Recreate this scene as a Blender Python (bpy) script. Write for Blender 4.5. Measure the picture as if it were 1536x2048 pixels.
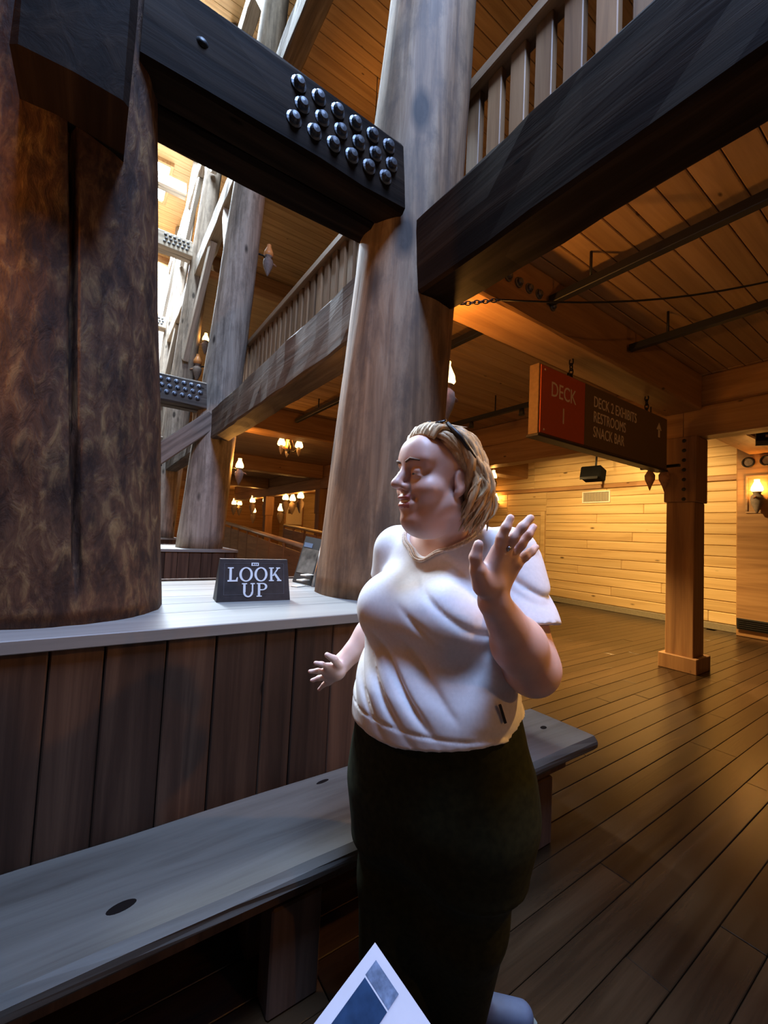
import bpy, bmesh, math, random
import numpy as np
from mathutils import Vector, Matrix, noise

for o in list(bpy.data.objects): bpy.data.objects.remove(o, do_unlink=True)
random.seed(7)
SC = bpy.context.scene
COL = SC.collection

# ------------------------------------------------------------------ camera
# world: X runs across the hall (towards the plank wall), Y runs along the hall, Z up, metres
FPX = 838.0
PITCH, ROLL, YAW = [math.radians(a) for a in (3.07, 2.74, 34.6)]
CAM = np.array([0.0, 0.0, 1.40])
_cy, _sy = math.cos(YAW), math.sin(YAW)
FWD = np.array([_sy*math.cos(PITCH), _cy*math.cos(PITCH), math.sin(PITCH)])
_r = np.array([_cy, -_sy, 0.0]); _u = np.cross(_r, FWD)
RGT = math.cos(ROLL)*_r + math.sin(ROLL)*_u
UPV = -math.sin(ROLL)*_r + math.cos(ROLL)*_u
cam = bpy.data.cameras.new('camera')
cam.sensor_fit = 'HORIZONTAL'; cam.sensor_width = 36.0
cam.lens = FPX*36.0/1536.0
cam.clip_start = 0.02; cam.clip_end = 200
cam_o = bpy.data.objects.new('camera', cam); COL.objects.link(cam_o)
m = Matrix.Identity(4)
for i in range(3):
    m[i][0] = RGT[i]; m[i][1] = UPV[i]; m[i][2] = -FWD[i]; m[i][3] = CAM[i]
cam_o.matrix_world = m
SC.camera = cam_o

def ray(px, py):
    return FWD + (px-768)/FPX*RGT - (py-1024)/FPX*UPV
def W(px, py, depth):            # surveyed point: photo position plus distance from the camera
    return CAM + depth*ray(px, py)
def on_plane(px, py, axis, val):
    d = ray(px, py); return CAM + d*((val-CAM[axis])/d[axis])

# ------------------------------------------------------------------ world and daylight
world = bpy.data.worlds.new('world'); SC.world = world
world.use_nodes = True
bg = world.node_tree.nodes['Background']
bg.inputs[0].default_value = (0.55, 0.62, 0.8, 1); bg.inputs[1].default_value = 0.006

def area(name, loc, target, size, size_y, power, color):
    l = bpy.data.lights.new(name, 'AREA'); l.shape = 'RECTANGLE'
    l.size = size; l.size_y = size_y; l.energy = power; l.color = color
    o = bpy.data.objects.new(name, l); COL.objects.link(o)
    o.location = loc
    o.rotation_euler = (Vector(target)-Vector(loc)).to_track_quat('-Z', 'Y').to_euler()
    return o
DAY = (0.38, 0.57, 1.0)
# daylight down the tall well: an added key light, then one roof light per bay
SKY_Z = 15.2
area('well_key_light', (0.30, -0.5, 8.4), (0.45, 0.3, 0), 1.7, 2.4, 930, DAY)  # added cool key hung partway down the well, under no roof light
for k, pw in ((0, 320), (1, 1500), (2, 5000), (3, 8000), (4, 8000)):
    area('daylight_roof_light', (0.75, 4.4+4.9*k, SKY_Z-0.25), (0.75, 4.4+4.9*k, 0), 1.6, 2.4, pw, (0.72, 0.86, 1.0))
SC.view_settings.view_transform = 'Standard'
SC.view_settings.look = 'None'
SC.view_settings.gamma = 1.0
SC.view_settings.use_curve_mapping = False
SC.view_settings.exposure = 0.0
AMBER = (1.0, 0.42, 0.08)

# ------------------------------------------------------------------ helpers
WL = {}
def wloc(o): return WL[o.name]
def link(o, loc, parent=None):
    COL.objects.link(o)
    loc = Vector(loc); WL[o.name] = loc
    if parent is not None:
        o.parent = parent; o.location = loc - wloc(parent)
    else:
        o.location = loc
    return o
def tag(o, label=None, cat=None, group=None, kind=None):
    if label: o['label'] = label
    if cat: o['category'] = cat
    if group: o['group'] = group
    if kind: o['kind'] = kind
    return o
def thing(name, label, cat, loc=(0, 0, 0), group=None):
    o = bpy.data.objects.new(name, None); o.empty_display_size = 0.1
    link(o, loc); return tag(o, label, cat, group)
def put(name, mesh, mat, loc=(0, 0, 0), parent=None, rot=None):
    if mat is not None and (not mesh.materials): mesh.materials.append(mat)
    o = bpy.data.objects.new(name, mesh)
    if rot is not None: o.rotation_euler = rot
    return link(o, loc, parent)
def mesh_py(name, v, f, smooth=False):
    me = bpy.data.meshes.new(name); me.from_pydata([tuple(x) for x in v], [], [tuple(int(i) for i in q) for q in f]); me.update()
    if smooth: me.polygons.foreach_set('use_smooth', [True]*len(me.polygons))
    return me
_cache = {}
def boxm(dx, dy, dz, bev=0.004, mat=None):
    key = (round(dx, 4), round(dy, 4), round(dz, 4), bev, mat.name if mat else '')
    if key in _cache: return _cache[key]
    bm = bmesh.new(); bmesh.ops.create_cube(bm, size=1)
    bmesh.ops.scale(bm, vec=(dx, dy, dz), verts=bm.verts)
    if bev > 0: bmesh.ops.bevel(bm, geom=list(bm.edges), offset=min(bev, 0.3*min(dx, dy, dz)), segments=1, affect='EDGES')
    me = bpy.data.meshes.new('box'); bm.to_mesh(me); bm.free()
    if mat: me.materials.append(mat)
    _cache[key] = me; return me
def box(name, a, b, mat, parent=None, bev=0.004):
    a = Vector(a); b = Vector(b); d = b-a
    return put(name, boxm(abs(d.x), abs(d.y), abs(d.z), bev, mat), mat, (a+b)/2, parent)
def rbox(name, c, size, rot, mat, parent=None, bev=0.003):
    return put(name, boxm(*size, bev, mat), mat, c, parent, rot)
def boxes(lst):                                     # several boxes as one mesh, world coordinates
    v = []; f = []
    for a, b in lst:
        n = len(v)
        for z in (a[2], b[2]):
            v += [(a[0], a[1], z), (b[0], a[1], z), (b[0], b[1], z), (a[0], b[1], z)]
        f += [(n, n+3, n+2, n+1), (n+4, n+5, n+6, n+7), (n, n+1, n+5, n+4), (n+1, n+2, n+6, n+5), (n+2, n+3, n+7, n+6), (n+3, n, n+4, n+7)]
    return mesh_py('boxes', v, f)
def hewn(name, a, b, mat, parent=None, jit=0.006, seed=0, rot=None, slant=0.0):   # rough sawn timber, slightly uneven
    a = np.array(a, float); b = np.array(b, float); d = b-a; c = (a+b)/2
    ax = int(np.argmax(d)); oth = [i for i in range(3) if i != ax]
    n = max(2, int(d[ax]/0.22)); rg = random.Random(seed+17)
    m = 0.018; p, q = d[oth[0]]/2, d[oth[1]]/2
    ring = [(-p+m, -q), (0, -q), (p-m, -q), (p, -q+m), (p, 0), (p, q-m), (p-m, q), (0, q), (-p+m, q), (-p, q-m), (-p, 0), (-p, -q+m)]
    v = []; f = []; K = len(ring)
    for i in range(n+1):
        t = -d[ax]/2 + d[ax]*i/n
        for (x, y) in ring:
            w = [0, 0, 0]; w[ax] = t + (slant*(y/q) if i == n else 0)
            w[oth[0]] = x + rg.uniform(-jit, jit); w[oth[1]] = y + rg.uniform(-jit, jit); v.append(w)
    for i in range(n):
        for j in range(K):
            f.append((i*K+j, i*K+(j+1) % K, (i+1)*K+(j+1) % K, (i+1)*K+j))
    f.append(tuple(range(K))[::-1]); f.append(tuple(n*K+j for j in range(K)))
    me = mesh_py(name, v, f)
    bm = bmesh.new(); bm.from_mesh(me); bmesh.ops.recalc_face_normals(bm, faces=bm.faces); bm.to_mesh(me); bm.free()
    return put(name, me, mat, c, parent, rot)
def tubem(pts, rad, n=8, cap=True):
    pts = [Vector(p) for p in pts]; v = []; f = []
    if not hasattr(rad, '__len__'): rad = [rad]*len(pts)
    up = Vector((0.13, 0.21, 0.97))
    for i, p in enumerate(pts):
        t = (pts[min(i+1, len(pts)-1)]-pts[max(i-1, 0)]).normalized()
        s = t.cross(up)
        if s.length < 1e-3: s = t.cross(Vector((1, 0, 0)))
        s.normalize(); w = s.cross(t); up = w
        for j in range(n):
            a = 2*math.pi*j/n; v.append(p + rad[i]*(math.cos(a)*s + math.sin(a)*w))
    for i in range(len(pts)-1):
        for j in range(n):
            f.append((i*n+j, i*n+(j+1) % n, (i+1)*n+(j+1) % n, (i+1)*n+j))
    if cap: f.append(tuple(range(n))[::-1]); f.append(tuple((len(pts)-1)*n+j for j in range(n)))
    return v, f
def tube(name, pts, rad, mat, parent=None, n=8):
    c = Vector(pts[0]); v, f = tubem([Vector(p)-c for p in pts], rad, n)
    return put(name, mesh_py(name, v, f, True), mat, c, parent)
def lathem(prof, n=20):
    v = []; f = []
    for (r, z) in prof:
        for j in range(n):
            a = 2*math.pi*j/n; v.append((r*math.cos(a), r*math.sin(a), z))
    for i in range(len(prof)-1):
        for j in range(n):
            f.append((i*n+j, i*n+(j+1) % n, (i+1)*n+(j+1) % n, (i+1)*n+j))
    return mesh_py('lathe', v, f, True)
def merge(lst):
    v = []; f = []
    for a, b in lst:
        n = len(v); v += list(a); f += [tuple(i+n for i in q) for q in b]
    return v, f

# ------------------------------------------------------------------ materials
def nt(name):
    m = bpy.data.materials.new(name); m.use_nodes = True
    t = m.node_tree; return m, t, t.nodes['Principled BSDF']
def N(t, kind, **kw):
    n = t.nodes.new(kind)
    for k, v in kw.items(): setattr(n, k, v)
    return n
def ramp(t, stops):
    r = N(t, 'ShaderNodeValToRGB'); e = r.color_ramp.elements
    while len(e) > 1: e.remove(e[0])
    e[0].position, e[0].color = stops[0][0], (*stops[0][1], 1)
    for p, c in stops[1:]:
        q = e.new(p); q.color = (*c, 1)
    return r
def wood(name, dark, mid, light, axis='Z', scale=9.0, stretch=0.07, rough=0.6, knots=0.0, blot=0.0, blotcol=(0.02, 0.012, 0.008), vary=0.35, bump=0.25, knotscale=2.2, spec=0.3, blotscale=5.5):
    m, t, b = nt(name); L = t.links.new
    tc = N(t, 'ShaderNodeTexCoord'); oi = N(t, 'ShaderNodeObjectInfo')
    mul = N(t, 'ShaderNodeMath', operation='MULTIPLY'); mul.inputs[1].default_value = 37.0; L(oi.outputs['Random'], mul.inputs[0])
    add = N(t, 'ShaderNodeVectorMath', operation='ADD'); L(tc.outputs['Object'], add.inputs[0]); L(mul.outputs[0], add.inputs[1])
    mp = N(t, 'ShaderNodeMapping'); s = [scale]*3; s['XYZ'.index(axis)] = scale*stretch
    mp.inputs['Scale'].default_value = s; L(add.outputs[0], mp.inputs['Vector'])
    n1 = N(t, 'ShaderNodeTexNoise'); n1.inputs['Scale'].default_value = 1.6; n1.inputs['Detail'].default_value = 7; n1.inputs['Roughness'].default_value = 0.62; n1.inputs['Distortion'].default_value = 0.6
    L(mp.outputs[0], n1.inputs['Vector'])
    r1 = ramp(t, [(0.28, dark), (0.5, mid), (0.72, light)]); L(n1.outputs['Fac'], r1.inputs['Fac'])
    col = r1.outputs['Color']
    if knots:
        mk = N(t, 'ShaderNodeMapping'); s = [knotscale]*3; s['XYZ'.index(axis)] = knotscale*0.42; mk.inputs['Scale'].default_value = s; L(add.outputs[0], mk.inputs['Vector'])
        vo = N(t, 'ShaderNodeTexVoronoi'); vo.inputs['Scale'].default_value = 2.0; L(mk.outputs[0], vo.inputs['Vector'])
        rk = ramp(t, [(0.0, (1, 1, 1)), (knots*0.5, (1, 1, 1)), (knots, (0, 0, 0))]); L(vo.outputs['Distance'], rk.inputs['Fac'])
        mx = N(t, 'ShaderNodeMixRGB'); L(rk.outputs['Color'], mx.inputs['Fac']); L(col, mx.inputs['Color1']); mx.inputs['Color2'].default_value = (*[c*0.35 for c in dark], 1)
        col = mx.outputs['Color']
    if blot:
        n2 = N(t, 'ShaderNodeTexNoise'); n2.inputs['Scale'].default_value = blotscale; n2.inputs['Detail'].default_value = 6; n2.inputs['Roughness'].default_value = 0.7
        mb = N(t, 'ShaderNodeMapping'); s = [1.0]*3; s['XYZ'.index(axis)] = 0.45; mb.inputs['Scale'].default_value = s; L(add.outputs[0], mb.inputs['Vector']); L(mb.outputs[0], n2.inputs['Vector'])
        rb = ramp(t, [(0.46, (0, 0, 0)), (0.62, (blot,)*3)]); L(n2.outputs['Fac'], rb.inputs['Fac'])
        mx = N(t, 'ShaderNodeMixRGB'); L(rb.outputs['Color'], mx.inputs['Fac']); L(col, mx.inputs['Color1']); mx.inputs['Color2'].default_value = (*blotcol, 1)
        col = mx.outputs['Color']
    hs = N(t, 'ShaderNodeHueSaturation'); mr = N(t, 'ShaderNodeMapRange'); mr.inputs['To Min'].default_value = 1-vary; mr.inputs['To Max'].default_value = 1+vary
    L(oi.outputs['Random'], mr.inputs['Value']); L(mr.outputs[0], hs.inputs['Value']); L(col, hs.inputs['Color'])
    L(hs.outputs[0], b.inputs['Base Color'])
    b.inputs['Roughness'].default_value = rough; b.inputs['Specular IOR Level'].default_value = spec
    if bump:
        bp = N(t, 'ShaderNodeBump'); bp.inputs['Strength'].default_value = bump; bp.inputs['Distance'].default_value = 0.01; L(n1.outputs['Fac'], bp.inputs['Height']); L(bp.outputs[0], b.inputs['Normal'])
    return m
def plain(name, col, rough=0.6, metal=0.0, noise_amt=0.0, spec=0.5, nscale=30):
    m, t, b = nt(name); L = t.links.new
    b.inputs['Roughness'].default_value = rough; b.inputs['Metallic'].default_value = metal; b.inputs['Specular IOR Level'].default_value = spec
    n1 = N(t, 'ShaderNodeTexNoise'); n1.inputs['Scale'].default_value = nscale; n1.inputs['Detail'].default_value = 3
    tc = N(t, 'ShaderNodeTexCoord'); L(tc.outputs['Object'], n1.inputs['Vector'])
    a = max(noise_amt, 0.04)
    r = ramp(t, [(0.3, [c*(1-a) for c in col]), (0.7, [min(1, c*(1+a)) for c in col])]); L(n1.outputs['Fac'], r.inputs['Fac']); L(r.outputs[0], b.inputs['Base Color'])
    return m
def glow(name, col, strength, transp=0.0):
    m = bpy.data.materials.new(name); m.use_nodes = True; t = m.node_tree; t.nodes.clear(); L = t.links.new
    o = N(t, 'ShaderNodeOutputMaterial'); e = N(t, 'ShaderNodeEmission'); e.inputs[0].default_value = (*col, 1); e.inputs[1].default_value = strength
    if transp:
        tr = N(t, 'ShaderNodeBsdfTransparent'); mx = N(t, 'ShaderNodeMixShader'); mx.inputs[0].default_value = 1-transp
        L(tr.outputs[0], mx.inputs[1]); L(e.outputs[0], mx.inputs[2]); L(mx.outputs[0], o.inputs[0])
    else: L(e.outputs[0], o.inputs[0])
    return m
M = {}
M['log'] = wood('log_post', (0.10, 0.058, 0.033), (0.245, 0.15, 0.085), (0.38, 0.26, 0.16), 'Z', 10, 0.05, 0.7, knots=0.25, blot=0.6, blotcol=(0.085, 0.058, 0.042), vary=0.06, bump=0.5, knotscale=1.7)
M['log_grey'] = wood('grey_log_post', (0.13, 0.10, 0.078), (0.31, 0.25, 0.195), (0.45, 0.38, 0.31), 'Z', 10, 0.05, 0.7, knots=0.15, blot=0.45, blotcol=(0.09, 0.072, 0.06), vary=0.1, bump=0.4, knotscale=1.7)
M['log_bark'] = wood('log_bark', (0.045, 0.021, 0.012), (0.115, 0.054, 0.028), (0.29, 0.175, 0.075), 'Z', 15, 0.42, 0.75, knots=0.10, blot=0.9, blotcol=(0.028, 0.014, 0.010), vary=0.05, bump=0.7, knotscale=3.0, blotscale=9)
for a in 'XY':
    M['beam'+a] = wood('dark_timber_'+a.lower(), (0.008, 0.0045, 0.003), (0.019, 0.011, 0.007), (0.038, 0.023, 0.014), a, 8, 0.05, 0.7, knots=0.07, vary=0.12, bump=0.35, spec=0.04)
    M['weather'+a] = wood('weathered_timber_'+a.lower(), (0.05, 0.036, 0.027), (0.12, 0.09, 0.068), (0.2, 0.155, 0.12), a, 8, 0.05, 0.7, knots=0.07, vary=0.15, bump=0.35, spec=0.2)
    M['pale'+a] = wood('pale_timber_'+a.lower(), (0.22, 0.185, 0.15), (0.42, 0.37, 0.31), (0.58, 0.52, 0.45), a, 8, 0.05, 0.7, vary=0.2, bump=0.25, spec=0.2)  # skylight brightness on the upper timbers put into a paler wood colour
    M['girder'+a] = wood('pine_timber_'+a.lower(), (0.22, 0.11, 0.045), (0.34, 0.18, 0.075), (0.44, 0.25, 0.11), a, 7, 0.05, 0.5, knots=0.07, vary=0.12, bump=0.15)
    M['board'+a] = wood('ceiling_board_'+a.lower(), (0.30, 0.17, 0.07), (0.42, 0.255, 0.11), (0.52, 0.33, 0.155), a, 7, 0.05, 0.5, knots=0.06, vary=0.12, bump=0.1)
M['palebrace'] = wood('pale_brace', (0.25, 0.21, 0.17), (0.46, 0.41, 0.35), (0.62, 0.56, 0.49), 'Z', 8, 0.06, 0.65, vary=0.25, bump=0.2)  # same skylit brightness put into the brace colour
M['brace'] = wood('brace_timber', (0.06, 0.045, 0.035), (0.15, 0.115, 0.09), (0.25, 0.2, 0.16), 'Z', 8, 0.06, 0.65, vary=0.2, bump=0.3)
M['postZ'] = wood('square_post', (0.17, 0.085, 0.04), (0.27, 0.14, 0.065), (0.36, 0.20, 0.09), 'Z', 7, 0.05, 0.5, knots=0.06, vary=0.1, bump=0.15)
M['rail'] = wood('railing_wood', (0.20, 0.115, 0.06), (0.33, 0.20, 0.11), (0.44, 0.28, 0.16), 'Y', 8, 0.06, 0.55, vary=0.15, bump=0.1)
M['baluster'] = wood('baluster_wood', (0.20, 0.10, 0.045), (0.33, 0.17, 0.075), (0.44, 0.25, 0.12), 'Z', 8, 0.06, 0.55, vary=0.22, bump=0.1)
M['siding'] = wood('pine_siding', (0.42, 0.26, 0.10), (0.60, 0.41, 0.185), (0.70, 0.51, 0.26), 'Y', 5, 0.04, 0.55, knots=0.085, vary=0.10, bump=0.12, knotscale=1.5)
M['floor'] = wood('floor_plank', (0.018, 0.009, 0.004), (0.037, 0.020, 0.009), (0.06, 0.034, 0.016), 'X', 9, 0.05, 0.27, vary=0.30, bump=0.1, spec=0.5)
M['wallboard'] = wood('planter_board', (0.028, 0.015, 0.009), (0.068, 0.036, 0.022), (0.135, 0.076, 0.046), 'Z', 8, 0.04, 0.6, knots=0.055, vary=0.38, bump=0.25, knotscale=1.8)
M['top'] = wood('pale_counter', (0.17, 0.155, 0.14), (0.235, 0.22, 0.20), (0.29, 0.275, 0.25), 'X', 6, 0.05, 0.5, vary=0.08, bump=0.08)
M['bench'] = wood('bench_slab', (0.055, 0.044, 0.034), (0.118, 0.105, 0.087), (0.16, 0.145, 0.125), 'X', 6, 0.06, 0.5, knots=0.05, vary=0.05, bump=0.12, knotscale=1.3)
M['benchdark'] = wood('bench_underside', (0.05, 0.03, 0.02), (0.10, 0.062, 0.042), (0.16, 0.10, 0.07), 'Z', 8, 0.06, 0.65, vary=0.1)
M['iron'] = plain('black_iron', (0.02, 0.019, 0.018), 0.45, 0.8, 0.2)
M['bolt'] = plain('bolt_steel', (0.16, 0.165, 0.18), 0.4, 0.85, 0.2)
M['black'] = plain('black_plastic', (0.012, 0.012, 0.013), 0.5)
M['matte'] = plain('matte_black', (0.005, 0.005, 0.005), 0.95, 0, 0.1, 0.05)
M['clay'] = plain('clay_pot', (0.30, 0.15, 0.08), 0.75, 0, 0.25)
M['greyclay'] = plain('grey_pot', (0.22, 0.17, 0.14), 0.7, 0, 0.25)
M['shade'] = glow('lamp_glass', (1.0, 0.62, 0.2), 9.0, 0.55)
M['shade_dim'] = plain('unlit_amber_glass', (0.75, 0.32, 0.10), 0.4)
M['pane'] = glow('roof_light_pane', (0.80, 0.97, 1.0), 14.0)
M['redpanel'] = plain('red_sign_panel', (0.46, 0.075, 0.02), 0.55)
M['brownpanel'] = plain('brown_sign_panel', (0.135, 0.085, 0.035), 0.5)
M['signwood'] = plain('sign_edge_wood', (0.17, 0.095, 0.04), 0.6, 0, 0.15)
M['cream'] = plain('cream_lettering', (0.74, 0.62, 0.45), 0.6)
M['white'] = plain('white_paint', (0.80, 0.79, 0.80), 0.6)
M['lookdark'] = plain('dark_stained_board', (0.028, 0.021, 0.022), 0.5, 0, 0.3)
M['lookborder'] = plain('sign_border_line', (0.075, 0.065, 0.07), 0.6)
M['grey'] = plain('painted_grey', (0.40, 0.38, 0.33), 0.6, 0, 0.05)
M['whitepanel'] = plain('off_white_panel', (0.72, 0.66, 0.55), 0.6)
M['base'] = plain('baseboard_grey_brown', (0.24, 0.20, 0.13), 0.6, 0, 0.1)
M['steel'] = plain('brushed_steel', (0.40, 0.38, 0.36), 0.35, 0.9, 0.1)
# ------------------------------------------------------------------ the hall: floor, ceilings, walls
def YK(k): return 2.05 + 4.9*k
BAY = {-1: 'behind', 0: 'nearest', 1: 'second', 2: 'third', 3: 'fourth', 4: 'fifth'}
rg = random.Random(3)

floor = box('floor', (-4, -3, -0.12), (9.6, 24.6, -0.022), M['floor'], None, 0); tag(floor, 'dark brown plank floor of the hall', kind='structure')
y = -0.75; row = 0
while y < 7.6:
    w = 0.135; x = -0.7 - (row*0.83) % 2.4; x = max(x, -3.0)
    while x < 9.15:
        ln = rg.choice((2.6, 3.0, 3.4)); x2 = min(x+ln, 9.15)
        if x2 > -0.7 and x2-x > 0.2: box('plank', (x+0.0015, y+0.0015, -0.022), (x2-0.0015, y+w-0.0015, rg.choice((0, 0.0008, -0.0008))), M['floor'], floor, 0.002)
        x = x2
    y += w; row += 1
lst = []
while y < 24.3:
    lst.append(((-3, y+0.002, -0.022), (9.15, y+0.133, 0))); y += 0.135
o = put('far_planks', boxes(lst), M['floor'], (0, 0, 0), floor); tag(o, kind='stuff')

ceil1 = box('ceiling', (1.84, -3, 3.475), (9.4, 24.5, 3.60), M['boardX'], None, 0); tag(ceil1, 'low pine board ceiling over the lower deck', kind='structure')
y = -1.2
while y < 6.9:
    for (xa, xb) in ((1.84, 5.70), (5.72, 9.2)):
        if not (YK(0)-0.17 < y < YK(0)+0.08): box('board', (xa, y+0.002, 3.44), (xb, y+0.146, 3.475), M['boardX'], ceil1, 0.005)
    y += 0.15
lst = []
while y < 24.3:
    lst.append(((1.84, y+0.002, 3.44), (9.2, y+0.147, 3.475))); y += 0.15
o = put('far_boards', boxes(lst), M['boardX'], (0, 0, 0), ceil1); tag(o, kind='stuff')

DK = 5.15                                          # storey height
ceil2 = box('ceiling', (2.05, -3, 8.66), (6.2, 24.5, 8.78), M['boardX'], None, 0); tag(ceil2, 'high pine board ceiling over the upper gallery', kind='structure')
y = 1.2
while y < 11.6:
    box('board', (2.05, y+0.003, 8.62), (6.2, y+0.197, 8.66), M['boardX'], ceil2, 0.006); y += 0.2
roof = box('ceiling', (-3.2, -9, 15.5), (6.5, 26, 15.7), M['boardX'], None, 0); tag(roof, 'pine roof boarding high above the light well', kind='structure')
y = 8.0
while y < 25:
    box('board', (-3.2, y+0.004, 15.46), (6.5, y+0.296, 15.5), M['boardX'], roof, 0.008); y += 0.3

# long plank wall on the far side
XW = 9.2
wall = box('wall_right', (XW, -3, 0), (XW+0.2, 24.5, 3.44), M['siding'], None, 0); tag(wall, 'pale pine plank wall', kind='structure')
z = 0.125; i = 0
while z < 2.62:
    cuts = [1.9, 2.9+((i*1.73) % 2.7), 6.24]
    for a, b_ in zip(cuts[:-1], cuts[1:]):
        box('plank', (XW-0.035, a+0.002, z+0.002), (XW, b_-0.002, min(z+0.193, 2.64)-0.002), M['siding'], wall, 0.014)
    for a, b_ in ((7.42, 9.3), (9.3, 12.2)):
        box('plank', (XW-0.035, a+0.002, z+0.002), (XW, b_-0.002, min(z+0.193, 2.64)-0.002), M['siding'], wall, 0.014)
    z += 0.195; i += 1
for j in range(4):
    z0 = 2.74+j*0.175
    for a, b_ in ((1.9, 3.7), (3.7, 6.6), (6.6, 9.4), (9.4, 12.2)):
        box('plank', (XW-0.05, a+0.002, z0+0.002), (XW, b_-0.002, z0+0.173), M['siding'], wall, 0.010)
for a in (6.24,):
    for j in range(3):
        box('plank', (XW-0.035, a+0.002, 2.165+j*0.16), (XW, 7.42-0.002, 2.165+j*0.16+0.156), M['siding'], wall, 0.012)
lst = []
z = 0.125
while z < 3.4:
    lst.append(((XW-0.035, 12.22, z+0.003), (XW, 24.4, z+0.192))); z += 0.195
o = put('far_planks', boxes(lst), M['siding'], (0, 0, 0), wall); tag(o, kind='stuff')
box('trim_1', (XW-0.075, 2.47, 2.645), (XW, 12.2, 2.735), M['girderY'], None, 0.008)
tag(bpy.data.objects['trim_1'], 'wooden ledge along the pale plank wall', kind='structure')
tag(box('baseboard_right', (XW-0.05, 1.9, 0.0), (XW, 6.22, 0.12), M['base'], None, 0.006), 'grey brown baseboard under the plank wall', kind='structure')
endw = box('wall_far', (-3, 24.3, 0), (9.4, 24.5, 15.5), M['siding'], None, 0); tag(endw, 'plank end wall deep in the hall', kind='structure')
lst = [((-3, 24.26, z0*0.3+0.004), (9.2, 24.3, z0*0.3+0.296)) for z0 in range(51)]
o = put('end_planks', boxes(lst), M['girderX'], (0, 0, 0), endw); tag(o, kind='stuff')

wl = box('wall_left', (-4.2, -3, 0), (-4.0, 24.3, 3.44), M['siding'], None, 0); tag(wl, 'plank wall on the left side of the hall', kind='structure')
lst = [((-4.0, -3, z0*0.195+0.003), (-3.965, 24.2, z0*0.195+0.192)) for z0 in range(17)]
o = put('wall_planks', boxes(lst), M['girderY'], (0, 0, 0), wl); tag(o, kind='stuff')
cl2 = box('ceiling', (-4.2, -3, 3.475), (-0.75, 24.3, 3.60), M['girderX'], None, 0); tag(cl2, 'low ceiling over the left deck', kind='structure')
# door in the plank wall
door = box('door_1', (XW-0.03, 6.38, 0.02), (XW+0.01, 7.28, 2.06), M['siding'], None, 0.006); tag(door, 'pale wooden door in the plank wall beside the raised hand', kind='structure')
for a, b_ in (((XW-0.06, 6.26, 0), (XW, 6.37, 2.16)), ((XW-0.06, 7.29, 0), (XW, 7.40, 2.16)), ((XW-0.06, 6.37, 2.065), (XW, 7.29, 2.16))):
    box('door_frame', a, b_, M['siding'], door, 0.006)
h = box('door_handle', (XW-0.09, 6.45, 1.00), (XW-0.06, 6.60, 1.03), M['iron'], door, 0.006)
put('lock', lathem([(0.0, -0.02), (0.03, -0.02), (0.03, 0.02), (0, 0.02)], 12), M['iron'], (XW-0.05, 6.46, 1.14), door, (0, math.pi/2, 0))
put('handle_rose', lathem([(0.0, -0.035), (0.03, -0.03), (0.03, 0.02), (0, 0.02)], 12), M['iron'], (XW-0.055, 6.46, 1.015), door, (0, math.pi/2, 0))

# pilaster bay at the right with grille, lamp and portholes
pil = box('wall_pilaster', (8.93, 1.2, 0), (9.2, 2.44, 3.44), M['girderY'], None, 0.01); tag(pil, 'projecting amber plank bay at the right end of the wall', kind='structure')
for j in range(3): box('plank', (8.905, 2.02-0.41*j, 0.14), (8.93, 2.425-0.41*j, 3.43), M['girderY'], pil, 0.008)
g = thing('floor_grille', 'black heating grille at the foot of the projecting wall bay', 'grille', (8.9, 2.0, 0.13))
box('frame', (8.885, 1.62, 0.12), (8.905, 2.42, 0.30), M['black'], g, 0.003)
for j in range(5): box('slat', (8.875, 1.64, 0.14+j*0.032), (8.886, 2.40, 0.155+j*0.032), M['iron'], g, 0.002)

def porthole(px, py, label):
    p = on_plane(px, py, 0, 8.9)
    t = thing('porthole', label, 'porthole', p)
    put('rim', lathem([(0.062, 0.0), (0.085, 0.0), (0.088, 0.02), (0.075, 0.03), (0.062, 0.02), (0.062, 0.0)], 20), M['iron'], p, t, (0, -math.pi/2, 0))
    put('glass', lathem([(0.0, 0.008), (0.063, 0.008)], 20), M['greyclay'], p, t, (0, -math.pi/2, 0))
porthole(1497, 925, 'small round porthole above the wall lamp, the one nearer the plank wall')
porthole(1534, 921, 'small round porthole cut by the right edge of the photo')

# ventilation grille
v = thing('vent_grille', 'pale rectangular air vent high on the plank wall', 'vent', (XW-0.04, 4.98, 2.33))
for a, b_ in (((XW-0.06, 4.67, 2.33), (XW-0.03, 5.30, 2.355)), ((XW-0.06, 4.67, 2.565), (XW-0.03, 5.30, 2.59)), ((XW-0.06, 4.67, 2.355), (XW-0.03, 4.695, 2.565)), ((XW-0.06, 5.275, 2.355), (XW-0.03, 5.30, 2.565))):
    box('frame', a, b_, M['whitepanel'], v, 0.003)
box('backing', (XW-0.037, 4.695, 2.355), (XW-0.035, 5.275, 2.565), M['base'], v, 0)
for j in range(9): rbox('slat', (XW-0.045, 4.73+j*0.063, 2.46), (0.014, 0.004, 0.21), (0, 0, 0.6), M['grey'], v, 0.001)

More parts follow.
